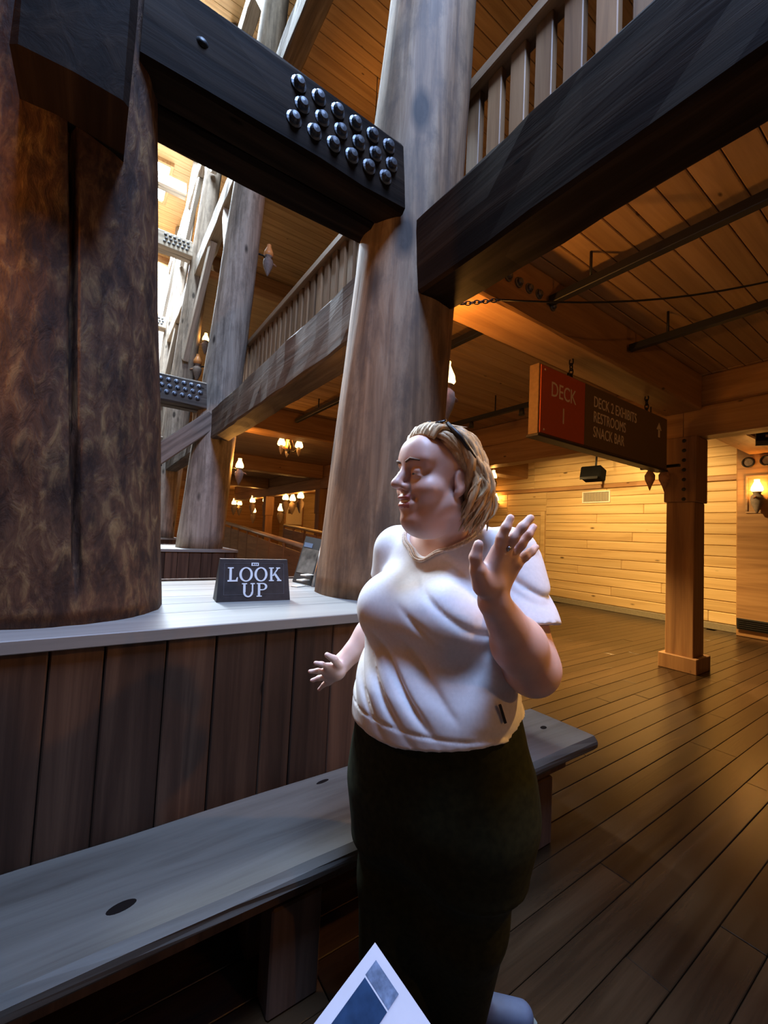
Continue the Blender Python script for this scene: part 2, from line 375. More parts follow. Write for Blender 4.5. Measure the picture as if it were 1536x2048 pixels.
# ------------------------------------------------------------------ log posts
def log_mesh(xf, rf, zb, zt, seed, crack=None, dz=0.12, n=44):
    v = []; f = []; K = int((zt-zb)/dz)
    x0 = xf(zb)
    for i in range(K+1):
        z = zb + (zt-zb)*i/K
        for j in range(n):
            a = 2*math.pi*j/n
            q = Vector((math.cos(a)*1.3+seed*7.1, math.sin(a)*1.3, z*0.5))
            r = rf(z)*(1+0.05*noise.noise(q)+0.018*noise.noise(q*3.7)+0.006*noise.noise(q*9))
            if crack:
                ca = crack[0] + 0.02*math.sin(z*1.7)+0.008*math.sin(z*6) + crack[2]*(z-2)
                dd = (a-ca+math.pi) % (2*math.pi)-math.pi
                r -= crack[1]*max(0, 1-abs(dd)/0.032)*max(0.0, min(1.0, (z-1.15)/0.15))
            v.append((xf(z)-x0+r*math.cos(a), r*math.sin(a), z-zb))
    for i in range(K):
        for j in range(n): f.append((i*n+j, i*n+(j+1) % n, (i+1)*n+(j+1) % n, (i+1)*n+j))
    f.append(tuple(range(n))[::-1]); f.append(tuple(K*n+j for j in range(n)))
    return mesh_py('log', v, f, True)
XR = lambda z: 1.43+0.065*(z-2)
RR = lambda z: 0.335-0.013*(z-1)
XL = lambda z: -0.11-0.065*(z-1.06)
RL = lambda z: 0.372-0.009*(z-1)
ZC = 1.06
lab_r = {0: 'huge leaning log post standing on the pale counter behind the woman', 1: 'second leaning log post in line behind the LOOK UP sign',
         2: 'third log post of the row, rising beside the second bolted crossbeam', 3: 'fourth log post of the row, far down the light well', 4: 'fifth and farthest log post down the light well'}
for k in range(0, 5):
    me = log_mesh(XR, RR, ZC if k < 4 else 0.0, 15.4, k+1, None, 0.1 if k == 0 else 0.2, 64 if k == 0 else 32)
    o = put('log_post', me, M['log' if k == 0 else 'log_grey'], (XR(ZC), YK(k), ZC if k < 4 else 0), None); tag(o, lab_r[k], 'post', 'log posts along the light well')
o = put('log_post', log_mesh(XR, RR, 0, 15.4, 9, None, 0.2, 32), M['log'], (XR(0), YK(-1), 0)); tag(o, 'log post carrying the near end of the big dark beam, behind the camera', 'post', 'log posts along the light well')
o = put('log_post', log_mesh(XL, RL, ZC, 15.4, 21, (math.radians(-78), 0.075, 0.0), 0.05, 288), M['log_bark'], (XL(ZC), YK(0), ZC)); tag(o, 'massive reddish brown log post with a long crack at the left edge', 'post', 'log posts along the light well')
for k in (1, 2, 3):
    o = put('log_post', log_mesh(XL, RL, ZC, 15.4, 22+k, None, 0.25, 32), M['log_grey'], (XL(ZC), YK(k), ZC)); tag(o, 'left row log post of the %s bay, glimpsed past the cracked log' % BAY[k], 'post', 'log posts along the light well')

# ------------------------------------------------------------------ long beams, crossbeams with bolts, girders
def bolt_mesh():
    v1 = lathem([(0.0, 0.0), (0.034, 0.0), (0.034, 0.006), (0.0, 0.006)], 16)
    return v1
def make_bolt():
    a = lathem([(0, 0), (0.038, 0), (0.038, 0.007), (0.027, 0.010), (0.026, 0.024), (0.018, 0.032), (0.0, 0.034)], 14)
    a.polygons.foreach_set('use_smooth', [False]*len(a.polygons)); a.materials.append(M['bolt']); return a
BOLT = make_bolt()
lx = lambda z: XR(z)-0.12                             # inner face of the long beams follows the leaning posts
names = {0: 'lower', 1: 'middle', 2: 'upper'}
for lv in range(3):
    zb = 2.72+DK*lv; xa = 1.36 + (0.065*DK*lv)
    for k in ((-1, 0, 1, 2, 3) if lv < 2 else (1, 2, 3)):
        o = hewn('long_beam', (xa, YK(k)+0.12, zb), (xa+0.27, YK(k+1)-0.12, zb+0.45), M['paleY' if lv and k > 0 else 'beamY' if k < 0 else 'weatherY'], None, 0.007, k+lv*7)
        if lv == 0: lb = {-1: 'big dark beam running from the leaning log towards the upper right corner', 0: 'long weathered beam from the leaning log back to the second log post'}.get(k, 'lower long beam of the %s bay beyond the second log post' % BAY[k])
        else: lb = '%s storey long beam of the %s bay, high beside the light well' % (names[lv], BAY[k])
        tag(o, lb, 'beam', 'long beams between the log posts')
    xl = -0.29 - 0.065*DK*lv
    for k in (0, 1, 2):
        o = hewn('long_beam', (xl, YK(k)+0.1, zb), (xl+0.28, YK(k+1)-0.1, zb+0.45), M['beamY'], None, 0.007, k+50)
        tag(o, '%s storey long beam on the left row, %s bay' % (names[lv], BAY[k]), 'beam', 'long beams between the log posts')
o = hewn('beam_end', (-0.285, 1.50, 2.70), (0.0, 1.95, 3.30), M['beamY'], None, 0.006, 99); tag(o, 'blunt beam end jutting from the cracked log at the top left corner', 'beam')

def crossbeam(k, lv, label):
    xa, xb = 0.02-0.065*DK*lv, 1.27+0.065*DK*lv; z0, z1 = 3.17+DK*lv, 3.56+DK*lv; y0 = YK(k)-0.25; y1 = y0+0.38
    root = thing('crossbeam', label, 'beam', ((xa+xb)/2, (y0+y1)/2, z0), 'bolted crossbeams over the light well')
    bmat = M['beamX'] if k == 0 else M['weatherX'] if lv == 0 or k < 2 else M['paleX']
    hewn('timber', (xa, y0, z0), (xb, y0+0.185, z1), bmat, root, 0.005, k*3+lv+200, None, -0.015)
    hewn('timber', (xa, y0+0.19, z0-0.008), (xb, y1, z1), bmat, root, 0.005, k*3+lv+260, None, -0.015)
    if k == 0:
        p = on_plane(405, 83, 1, y0-0.001); o = put('knot', lathem([(0, 0.007), (0.6, 0.006), (1.0, -0.004)], 16), M['black'], p, root, (math.pi/2, 0, 0)); o.scale = (0.026, 0.020, 1)
    if k > 3 or lv > 1: return
    for i in range(6):
        for r_, (dx, dz) in enumerate(((0.0, 0.305), (0.035, 0.215), (0.0, 0.125))):
            x = xb-0.64+i*0.103+dx+(0.012 if r_ == 0 else 0)
            put('bolt', BOLT, None, (x, y0+0.002, z0+dz+0.0), root, (math.pi/2, 0, 0))
crossbeam(0, 0, 'dark crossbeam with three rows of bolts across the top left')
crossbeam(1, 0, 'weathered bolted crossbeam at the second log post')
crossbeam(2, 0, 'bolted crossbeam of the third bay, half hidden beyond the second one')
crossbeam(1, 1, 'upper bolted crossbeam at the second log post')
crossbeam(2, 1, 'pale lit upper crossbeam at the third log post')
crossbeam(3, 1, 'pale lit upper crossbeam at the fourth log post')
crossbeam(3, 2, 'topmost crossbeam far away under the roof light')
crossbeam(2, 2, 'topmost crossbeam at the third log post')

for k in range(0, 4):
    for (xa, xb, nm) in ((1.64, 5.70, 'inner'), (6.0, 9.18, 'outer')):
        root = thing('girder', ('%s cross girder of the %s bay under the low ceiling' % (nm, BAY[k])) if (k, nm) != (0, 'inner') else 'amber cross girder from the leaning log to the square post above the deck sign', 'beam', ((xa+xb)/2, YK(k), 3.02), 'cross girders under the low ceiling')
        hewn('timber', (xa, YK(k)-0.17, 3.02), (xb, YK(k)+0.22, 3.44), M['girderX'], root, 0.004, 300+k)
        if k == 0 and nm == 'inner':
            for i in range(5):
                put('bolt', BOLT, None, (2.25+0.115*i+(0.06 if i == 4 else 0), YK(0)-0.17, 3.235-(0.03 if i == 4 else 0)), root, (math.pi/2, 0, 0))
for k in range(0, 3):
    hw = hewn('girder', (2.0, YK(k)-0.17, 8.18), (6.2, YK(k)+0.2, 8.62), M['girderX'], None, 0.004, 320+k)
    tag(hw, 'upper gallery girder of the %s bay under the high ceiling' % BAY[k], 'beam', 'girders under the high ceiling')
# second row of square posts with its own long beams, two stacked timbers
for k in range(0, 4):
    root = thing('square_post', ['square timber post with a plinth and a column of bolt holes at the right', 'second square timber post behind the woman', 'third square timber post far in the hall', 'fourth square timber post far in the hall'][k], 'post', (5.85, YK(k)+0.02, 0), 'square timber posts')
    y0 = YK(k)-0.12
    box('shaft', (5.67, y0, 0.0), (5.97, y0+0.29, 1.95), M['postZ'], root, 0.008)
    box('cap', (5.645, y0-0.02, 1.95), (5.995, y0+0.31, 2.72), M['postZ'], root, 0.008)
    if k == 0:
        for j in range(7):
            put('bolt_hole', lathem([(0, 0.003), (0.022, 0.003), (0.022, -0.01)], 10), M['black'], (5.645, y0+0.10, 1.98+j*0.115), root, (0, -math.pi/2, 0))
    for a, b_ in (((5.615, y0-0.05, 0.0), (5.67, y0+0.34, 0.17)), ((5.97, y0-0.05, 0.0), (6.025, y0+0.34, 0.17)), ((5.67, y0-0.05, 0.0), (5.97, y0, 0.17)), ((5.67, y0+0.29, 0.0), (5.97, y0+0.34, 0.17))):
        box('plinth', a, b_, M['postZ'], root, 0.006)
for k in range(-1, 4):
    for j, (za, zb) in enumerate(((2.72, 3.08), (3.085, 3.44))):
        o = hewn('long_beam', (5.72+0.02*j, YK(k)+0.02, za), (6.0, YK(k+1)+0.015, zb), M['girderY'], None, 0.003, 400+k*2+j)
        w = ('lower', 'upper')[j]
        tag(o, ('%s of the two dark stacked timbers running off the right edge above the square post' % w) if k == -1 else ('%s of two stacked amber timbers behind the deck sign' % w) if k == 0 else '%s stacked timber of the second row, %s bay' % (w, BAY[k]), 'beam', 'stacked beams of the second row')

# knee brace at the second log post
v_, f_ = None, None
a = Vector((1.40, 6.78, 3.05)); b_ = Vector((0.52, 6.78, 2.22)); d = b_-a
root = thing('knee_brace', 'short diagonal knee brace with bolted iron strap below the second crossbeam', 'brace', (a+b_)/2)
rbox('timber', (a+b_)/2, (0.26, 0.22, d.length), (0, math.atan2(d.x, d.z), 0), M['brace'], root, 0.012)
rbox('strap', b_+Vector((0.06, -0.13, 0.06)), (0.30, 0.02, 0.16), (0, math.atan2(d.x, d.z), 0), M['iron'], root, 0.004)
for j in range(3): put('bolt', BOLT, None, b_+Vector((-0.03+0.08*j, -0.14, 0.0+0.07*j)), root, (math.pi/2, 0, 0))

# slanting braces between the posts and the upper long beams
n_ = 0
for lv, ks in ((1, (1, 2, 3)), (2, (1, 2, 3))):
    zb = 2.72+DK*lv
    for k in ks:
        for j, (ya, yb) in enumerate(((YK(k)+0.3, YK(k)+1.9), (YK(k+1)-0.3, YK(k+1)-1.9))):
            za = zb-2.3; xm = XR(zb-1.1)
            a = Vector((XR(za)-0.05, ya, za)); b_ = Vector((1.36+0.065*DK*lv+0.10, yb, zb)); d = b_-a
            o = rbox('slanting_brace', (a+b_)/2, (0.13, 0.20, d.length), d.to_track_quat('Z', 'Y').to_euler(), M['palebrace'], None, 0.01)
            tag(o, 'pale slanting brace under the %s long beam of the %s bay, %s end' % (names[lv], BAY[k], ('near', 'far')[j]), 'brace', 'pale braces high in the light well')
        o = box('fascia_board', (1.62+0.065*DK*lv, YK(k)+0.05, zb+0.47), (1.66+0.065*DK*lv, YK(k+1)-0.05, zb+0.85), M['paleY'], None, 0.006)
        tag(o, 'pale fascia board above the %s long beam of the %s bay' % (names[lv], BAY[k]), 'board', 'pale fascia boards')
# ------------------------------------------------------------------ gallery decks and railings
def gallery(lv, label, x0, z0, y0, y1):
    o = box('gallery_deck', (x0, y0, z0+0.006), (6.1, y1, z0+0.12), M['beamY'], None, 0.01); tag(o, label, 'deck')
gallery(0, 'edge boards of the first gallery floor above the long beams', 1.86, 3.60, -3, 24.2)
gallery(1, 'edge boards of the top gallery floor high above', 2.02, 8.78, -1, 24.2)
def railing(lv, k, label):
    x = 1.95+0.065*DK*lv; zf = 3.72+5.18*lv; zt = 4.50+DK*lv
    y0, y1 = YK(k)+0.01, YK(k+1)-0.01
    root = thing('railing', label, 'railing', (x, (y0+y1)/2, zf), 'gallery railings')
    box('top_rail', (x-0.07, y0, zt-0.09), (x+0.07, y1, zt), M['rail'], root, 0.01)
    box('bottom_rail', (x-0.04, y0, zf+0.06), (x+0.04, y1, zf+0.12), M['rail'], root, 0.006)
    n = 27; st = (y1-y0)/n
    for i in range(n):
        yy = y0+st*(i+0.5)
        box('baluster', (x-0.025, yy-0.056, zf+0.12), (x+0.025, yy+0.056, zt-0.09), M['baluster'], root, 0.005)
    for yy in (y0+0.07, y1-0.07):
        box('newel', (x-0.06, yy-0.06, zf), (x+0.06, yy+0.06, zf+0.06), M['rail'], root, 0.004)
railing(0, -1, 'dim gallery railing above the big dark beam at the upper right')
railing(0, 0, 'gallery railing between the leaning log and the second log post')
railing(0, 1, 'gallery railing beyond the second log post')
railing(1, 0, 'top gallery railing of the nearest bay, bright at the top edge')
railing(1, 1, 'top gallery railing of the second bay')
railing(1, 2, 'top gallery railing of the third bay')

# roof lights
for k in range(0, 5):
    yc = 4.4+4.9*k
    root = tag(bpy.data.objects.new('window_%d' % (k+1), None), 'roof light over the %s bay of the light well' % BAY[k], kind='structure'); link(root, (0.75, yc, 15.3))
    box('pane', (0.0, yc-1.1, 15.40), (1.5, yc+1.1, 15.42), M['pane'], root, 0)
    for a, b_ in (((-0.12, yc-1.22, 15.3), (0.0, yc+1.22, 15.46)), ((1.5, yc-1.22, 15.3), (1.62, yc+1.22, 15.46)), ((0.0, yc-1.22, 15.3), (1.5, yc-1.1, 15.46)), ((0.0, yc+1.1, 15.3), (1.5, yc+1.22, 15.46))):
        box('window_frame', a, b_, M['girderY'], root, 0.01)
# ------------------------------------------------------------------ planter counters and bench
def counter(k, near):
    dy = 4.9*k; y0, y1 = 1.55+dy, 2.80+dy; xa, xb = -1.5, 1.80
    lab = 'boarded front of the counter behind the bench' if near else 'greyish boarded counter around the %s log post' % BAY[k]
    root = thing('boarded_planter', lab, 'counter', ((xa+xb)/2, y0, 0), 'boarded counters around the log posts')
    box('core', (xa+0.03, y0+0.03, 0), (xb-0.03, y1-0.03, ZC-0.045), M['wallboard'], root, 0)
    x = xa; rr = random.Random(5+k); i = 0
    ws = [0.17, 0.155, 0.14, 0.165, 0.15, 0.175, 0.13]
    while x < xb-0.02:
        w = min(ws[i % 7]+rr.uniform(-0.01, 0.01), xb-x)
        if near and x < -1.0 and False: pass
        yy = y0+rr.uniform(0, 0.005)
        o = box('board', (x+0.002, yy, 0.0), (x+w-0.002, yy+0.03, ZC-0.04), M['wallboard'], root, 0.004)
        x += w; i += 1
    if near:
        y = y0
        while y < y1-0.02:
            box('board', (xb-0.03, y+0.032 if y == y0 else y+0.002, 0), (xb, min(y+0.17, y1)-0.002, ZC-0.04), M['wallboard'], root, 0.004); y += 0.17
    lab = 'pale grey counter top under the LOOK UP sign' if near else 'pale counter top around the %s log post' % BAY[k]
    top = thing('worktop', lab, 'counter top', ((xa+xb)/2, y0, ZC-0.04), 'pale counter tops')
    y = y0-0.015; i = 0
    for w in (0.265, 0.20, 0.20, 0.20, 0.20, 0.2):
        box('board', (xa, y, ZC-0.04), (xb+0.015, y+w-0.0015, ZC), M['top'], top, 0.003); y += w
    box('back_lip', (xa, y1-0.0, ZC-0.04), (xb, y1+0.03, ZC+0.012), M['benchdark'], top, 0.003)
counter(0, True); counter(1, False); counter(2, False)

bench = thing('bench', 'long pale wooden bench with a dark knot along the boarded counter', 'bench', (0.4, 1.3, 0))
hewn('seat_slab', (-1.4, 1.12, 0.385), (2.12, 1.525, 0.45), M['bench'], bench, 0.0025, 77)
box('seat_rail', (-1.35, 1.20, 0.305), (1.98, 1.25, 0.384), M['benchdark'], bench, 0.004)
box('seat_rail', (-1.35, 1.42, 0.305), (1.98, 1.47, 0.384), M['benchdark'], bench, 0.004)
for xx in (-0.9, 0.5, 1.70):
    box('leg', (xx, 1.19, 0.0), (xx+0.16, 1.28, 0.304), M['benchdark'], bench, 0.006)
    box('leg', (xx, 1.39, 0.0), (xx+0.16, 1.48, 0.304), M['benchdark'], bench, 0.006)
def knot(px, py, sx, sy, rz):
    p = on_plane(px, py, 2, 0.4515)
    me = lathem([(0, 0.0012), (0.5, 0.001), (0.85, 0.0006), (1.0, -0.002)], 18)
    o = put('knot', me, M['knot'], p, bench); o.scale = (sx, sy, 1); o.rotation_euler = (0, 0, rz)
M['knot'] = plain('dark_knot', (0.010, 0.007, 0.006), 0.9, 0, 0.5, 0.05, nscale=60)
knot(243, 1813, 0.036, 0.017, 0.1); knot(1087, 1455, 0.026, 0.016, 0.2); knot(645, 1563, 0.03, 0.009, 0.1)
# ------------------------------------------------------------------ LOOK UP sign
p0 = on_plane(432, 1205, 2, ZC); p1 = on_plane(580, 1200, 2, ZC)
ex = Vector(p1-p0); SW = ex.length; ang = math.atan2(ex.y, ex.x)
SH = 0.192; SD = 0.115; LEAN = 0.045
sign = thing('look_up_sign', 'dark tabletop sign reading LOOK UP in white letters', 'sign', Vector((p0+p1)/2))
sign.rotation_euler = (0, 0, ang)
def prism(poly, y0, y1):      # polygon in xz extruded in y
    n = len(poly); v = [(x, y0, z) for x, z in poly]+[(x, y1, z) for x, z in poly]
    f = [tuple(range(n)), tuple(range(2*n-1, n-1, -1))]+[(i, n+i, n+(i+1) % n, (i+1) % n) for i in range(n)]
    return v, f
def childmesh(name, vf, mat, parent, smooth=False):
    me = mesh_py(name, vf[0], vf[1], smooth)
    bm = bmesh.new(); bm.from_mesh(me); bmesh.ops.recalc_face_normals(bm, faces=bm.faces); bm.to_mesh(me); bm.free()
    me.materials.append(mat); o = bpy.data.objects.new(name, me); COL.objects.link(o); o.parent = parent; WL[o.name] = wloc(parent) if parent.name in WL else Vector((0, 0, 0)); return o
hw = SW/2; tw = hw-0.012
v = [(-hw, 0, 0), (hw, 0, 0), (hw, SD, 0), (-hw, SD, 0), (-tw, LEAN, SH), (tw, LEAN, SH), (tw, LEAN+0.03, SH), (-tw, LEAN+0.03, SH)]
f = [(0, 3, 2, 1), (4, 5, 6, 7), (0, 1, 5, 4), (1, 2, 6, 5), (2, 3, 7, 6), (3, 0, 4, 7)]
childmesh('body', (v, f), M['lookdark'], sign)
tl = math.atan2(LEAN, SH); FH = math.hypot(LEAN, SH)
def face(polys, off=0.0015, th=0.0015):        # polygons on the leaning front face, (x, height) in metres
    vs = []; fs = []
    for poly in polys:
        v_, f_ = prism(poly, -off-th, -off+0.001); n = len(vs)
        vs += [(x, y*math.cos(tl)+z*math.sin(tl), z*math.cos(tl)-y*math.sin(tl)) for x, y, z in v_]; fs += [tuple(i+n for i in q) for q in f_]
    return vs, fs
bw = 0.0022; x0, x1, z0, z1 = -hw+0.03, hw-0.03, 0.03, FH-0.02
bpoly = lambda a, b, c, d: [(a, b), (c, b), (c, d), (a, d)]
childmesh('border', face([bpoly(x0, z0, x1, z0+bw), bpoly(x0, z1-bw, x1, z1), bpoly(x0, z0+bw, x0+bw, z1-bw), bpoly(x1-bw, z0+bw, x1, z1-bw)], 0.0006, 0.0006), M['lookborder'], sign)
R4 = lambda a, b, c, d: [(a, b), (c, b), (c, d), (a, d)]
def ring(cx, cy, rx, ry, tx, ty, a0=0, a1=360, n=28):
    out = []
    for i in range(n):
        p, q = math.radians(a0+(a1-a0)*i/n), math.radians(a0+(a1-a0)*(i+1)/n)
        out.append([(cx+rx*math.cos(p), cy+ry*math.sin(p)), (cx+rx*math.cos(q), cy+ry*math.sin(q)), (cx+(rx-tx)*math.cos(q), cy+(ry-ty)*math.sin(q)), (cx+(rx-tx)*math.cos(p), cy+(ry-ty)*math.sin(p))])
    return out
GL = {
 'L': (0.62, [R4(0.10, 0.10, 0.25, 0.93), R4(0, 0.92, 0.36, 1.0), R4(0, 0, 0.62, 0.11), [(0.50, 0.10), (0.62, 0.10), (0.64, 0.30), (0.58, 0.30)]]),
 'O': (0.86, ring(0.43, 0.5, 0.43, 0.52, 0.15, 0.09)),
 'K': (0.80, [R4(0.08, 0.07, 0.23, 0.93), R4(0, 0.92, 0.33, 1.0), R4(0, 0, 0.33, 0.08), [(0.23, 0.40), (0.30, 0.36), (0.66, 0.93), (0.56, 0.93)], [(0.33, 0.50), (0.44, 0.60), (0.78, 0.07), (0.60, 0.07)], R4(0.48, 0.92, 0.76, 1.0), R4(0.54, 0, 0.84, 0.08)]),
 'U': (0.84, [R4(0.08, 0.35, 0.23, 0.93), R4(0.63, 0.35, 0.72, 0.93), R4(0, 0.92, 0.32, 1.0), R4(0.54, 0.92, 0.82, 1.0)]+ring(0.40, 0.36, 0.32, 0.38, 0.13, 0.10, 180, 360, 18)),
 'P': (0.70, [R4(0.08, 0.07, 0.23, 0.93), R4(0, 0.92, 0.40, 1.0), R4(0, 0, 0.34, 0.08), R4(0.23, 0.46, 0.40, 0.54)]+ring(0.38, 0.73, 0.31, 0.27, 0.14, 0.08, -90, 90, 16)),
}
def word(txt, cx, zb, H, wx):
    tot = sum(GL[c][0] for c in txt)+0.10*(len(txt)-1); x = cx-tot*wx/2
    for c in txt:
        w, polys = GL[c]
        childmesh('letter', face([[(x+a*wx, zb+b*H) for a, b in p] for p in polys]), M['white'], sign); x += (w+0.10)*wx
word('LOOK', 0.0, 0.092, 0.066, 0.0715)
word('UP', 0.0, 0.020, 0.064, 0.0715)
childmesh('emblem', face([R4(-0.017, 0.165, 0.017, 0.180)]), M['white'], sign)
childmesh('emblem_mark', face([R4(-0.011, 0.169, -0.005, 0.176), R4(-0.002, 0.169, 0.003, 0.176), R4(0.006, 0.169, 0.012, 0.176)], 0.003, 0.0008), M['lookdark'], sign)

# ------------------------------------------------------------------ slanted information panels beside the leaning log
ip = thing('info_panel', 'slanted glossy information panel on the counter against the leaning log', 'panel', (0.98, 2.45, ZC))
M['photo'] = plain('mossy_picture_print', (0.12, 0.115, 0.10), 0.3, 0, 0.7, nscale=14)
M['blueprint'] = plain('blue_grey_print', (0.13, 0.19, 0.30), 0.3)
def quadslab(name, pts, th, mat, parent):
    pts = [Vector(p) for p in pts]; n = (pts[1]-pts[0]).cross(pts[3]-pts[0]).normalized()*th
    c = pts[0]; v = [p-c for p in pts]+[p+n-c for p in pts]
    f = [(3, 2, 1, 0), (4, 5, 6, 7), (0, 1, 5, 4), (1, 2, 6, 5), (2, 3, 7, 6), (3, 0, 4, 7)]
    me = mesh_py(name, v, f); bm = bmesh.new(); bm.from_mesh(me); bmesh.ops.recalc_face_normals(bm, faces=bm.faces); bm.to_mesh(me); bm.free()
    return put(name, me, mat, c, parent)
def ipt(px, py, y): return on_plane(px, py, 1, y)
A, B, Cc, D = ipt(584, 1172, 2.62), ipt(622, 1182, 2.40), ipt(650, 1080, 2.50), ipt(612, 1072, 2.74)
A[2] = B[2] = ZC+0.004
quadslab('frame', (A, B, Cc, D), -0.012, M['black'], ip)
q = lambda s, t: A*(1-s)*(1-t)+B*s*(1-t)+Cc*s*t+D*(1-s)*t
quadslab('picture', (q(.06, .2), q(.9, .2), q(.9, .74), q(.06, .74)), 0.002, M['photo'], ip)
quadslab('caption', (q(.06, .76), q(.5, .76), q(.5, .86), q(.06, .86)), 0.002, M['blueprint'], ip)
tube('steel_leg', [ipt(624, 1183, 2.36), ipt(645, 1092, 2.40)], 0.012, M['steel'], ip)
t_ = ipt(585, 1172, 2.50); 
for j, (px, py) in enumerate(((596, 1172), (606, 1160), (614, 1150))):
    pp = on_plane(px, py, 2, ZC+0.004+j*0.03); rbox('step_block', pp+np.array([0, 0, -0.0+0.0]), (0.07, 0.05, 0.008), (0, 0, 0.4), M['whitepanel'], ip, 0.002)

# ------------------------------------------------------------------ lanterns
def point(loc, power, parent, color=AMBER, r=0.03):
    l = bpy.data.lights.new('lamp_light', 'POINT'); l.energy = power; l.color = color; l.shadow_soft_size = r
    o = bpy.data.objects.new('lamp_light', l); link(o, loc, parent); return o
SHADE = lathem([(0.050, 0.0), (0.066, 0.02), (0.060, 0.06), (0.040, 0.105), (0.028, 0.135), (0.030, 0.16)], 18); SHADE.materials.append(M['shade'])
SHADE_D = SHADE.copy(); SHADE_D.materials.clear(); SHADE_D.materials.append(M['shade_dim'])
POT = lathem([(0.0, -0.27), (0.012, -0.265), (0.03, -0.22), (0.058, -0.15), (0.07, -0.09), (0.062, -0.045), (0.038, -0.02), (0.042, 0.0), (0.056, 0.008), (0.0, 0.008)], 18)
POTG = POT.copy(); POT.materials.append(M['clay']); POTG.materials.append(M['greyclay'])
def lantern(loc, label, power, mount=None, lit=True, s=1.0, grey=True, ceiling=None, group='oil lamp lanterns'):
    loc = Vector(loc); t = thing('lantern', label, 'lamp', loc, group)
    o = put('shade', SHADE if lit else SHADE_D, None, loc+Vector((0, 0, 0.012*s)), t); o.scale = (s,)*3
    o = put('pot', POTG if grey else POT, None, loc, t); o.scale = (s,)*3
    if mount is not None:
        m_ = Vector(mount); q = loc+Vector((0, 0, -0.06*s))
        tube('bracket', [q+(m_-q)*0.12, q+(m_-q)*0.5+Vector((0, 0, 0.035)), m_], 0.011*s, M['iron'], t)
        tube('hook', [q+Vector((0.0, 0, 0.0)), q-(m_-q).normalized()*0.09*s+Vector((0, 0, 0.02)), q-(m_-q).normalized()*0.125*s+Vector((0, 0, 0.01))], 0.013*s, M['clay'], t)
    if ceiling:
        tube('hanger', [loc+Vector((0, 0, 0.17*s)), Vector((loc.x, loc.y, ceiling))], 0.006, M['iron'], t)
    if lit and power: point(loc+Vector((0, 0, 0.075*s)), power, t)
    return t
lantern((1.93, 2.12, 2.44), 'bright lantern on the far side of the leaning log, just above the woman', 60, (1.74, 2.10, 2.42))
lantern((1.90, 6.98, 2.36), 'lantern glowing on the second log post above the LOOK UP sign', 55, (1.73, 6.96, 2.34))
lantern((-0.85, 1.55, 2.1), 'lantern on the outer side of the cracked log, beyond the left edge', 24, (-0.45, 1.85, 2.08))
lantern((1.98, -2.75, 2.44), 'lantern on the log post behind the camera', 85, (1.74, -2.85, 2.42))
p = on_plane(1514, 985, 0, 8.80)
lr = lantern(p, 'wall lamp with a framed back plate on the projecting bay at the right edge', 24, (8.905, p[1], p[2]-0.05), True, 1.25)
for a, b_ in (((8.885, p[1]-0.17, p[2]-0.33), (8.903, p[1]+0.17, p[2]-0.30)), ((8.885, p[1]-0.17, p[2]+0.27), (8.903, p[1]+0.17, p[2]+0.30)), ((8.885, p[1]-0.17, p[2]-0.30), (8.903, p[1]-0.14, p[2]+0.27)), ((8.885, p[1]+0.14, p[2]-0.30), (8.903, p[1]+0.17, p[2]+0.27))):
    box('back_frame', a, b_, M['rail'], lr, 0.004)
lantern((3.9, -0.75, 2.55), 'lantern hanging under the low ceiling beyond the right edge', 8, None, True, 1.0, True, 3.44)
lantern((-1.35, 3.2, 2.15), 'lantern hidden behind the cracked log on the left deck', 160, None, True, 1.0, True, 3.47)
p = on_plane(987, 958, 0, 6.35); lantern(p, 'lantern hanging beside the woman\'s hair, upper of the two', 16, None, True, 1.0, True, 3.44)
p = on_plane(991, 1003, 0, 9.02); lantern(p, 'wall lamp beside the woman\'s hair, lower of the two', 18, (9.165, p[1], p[2]-0.05), True, 1.3)
o = lantern((2.15, 6.98, 6.06), 'amber lantern on the second log post at gallery height', 0, (1.97, 6.97, 6.04), False, 1.25)
p = Vector((2.6, 5.2, 6.4)); lantern((3.2, 5.4, 6.9), 'gallery lantern hanging under the high ceiling, hidden by the railing', 50, None, True, 1.2, True, 8.62)
p = on_plane(411, 683, 1, 11.8); lantern(p, 'small yellow lantern seen to the left of the second log post', 12, p+np.array([0.2, 0, 0]), True, 1.3)
p = on_plane(395, 730, 1, 11.6); lantern(p, 'unlit orange lantern left of the second log post', 0, p+np.array([0.2, 0, 0]), False, 1.6)
far = [(468, 1010), (479, 1011), (505, 1006), (531, 1005), (507, 1026), (561, 1023), (571, 1001), (585, 1003), (601, 998), (640, 1020)]
for i, (px, py) in enumerate(far):
    d = ray(px, py); h_ = (2.52 if py < 1015 else 2.15)
    p = CAM + d*((h_-1.4)/d[2]); p = CAM+(p-CAM)*min(1.0, 23.5/p[1])
    lantern(p, 'small far lantern behind the LOOK UP sign, %s from the left' % ['first', 'second', 'third', 'fifth', 'fourth, hanging low', 'sixth, hanging low', 'seventh', 'eighth', 'ninth', 'last'][i], 60 if i in (0, 2, 3, 6, 8, 9) else 0, None, True, 1.9, True, 3.44, 'far lanterns')

# lit exhibit board deep in the hall
p = on_plane(588, 1030, 1, 19.0)
ex = thing('exhibit_board', 'pale yellow exhibit board glowing far behind the LOOK UP sign', 'board', (p[0], 19.0, 0))
box('board', (p[0]-0.42, 19.0, p[2]-0.45), (p[0]+0.42, 19.04, p[2]+0.38), M['whitepanel'], ex, 0.005)
box('notice', (p[0]-0.30, 18.985, p[2]+0.05), (p[0]-0.08, 19.0, p[2]+0.25), M['brownpanel'], ex, 0.003)
for dx in (-0.45, 0.43): box('post', (p[0]+dx, 18.99, 0), (p[0]+dx+0.05, 19.05, p[2]+0.45), M['postZ'], ex, 0.004)
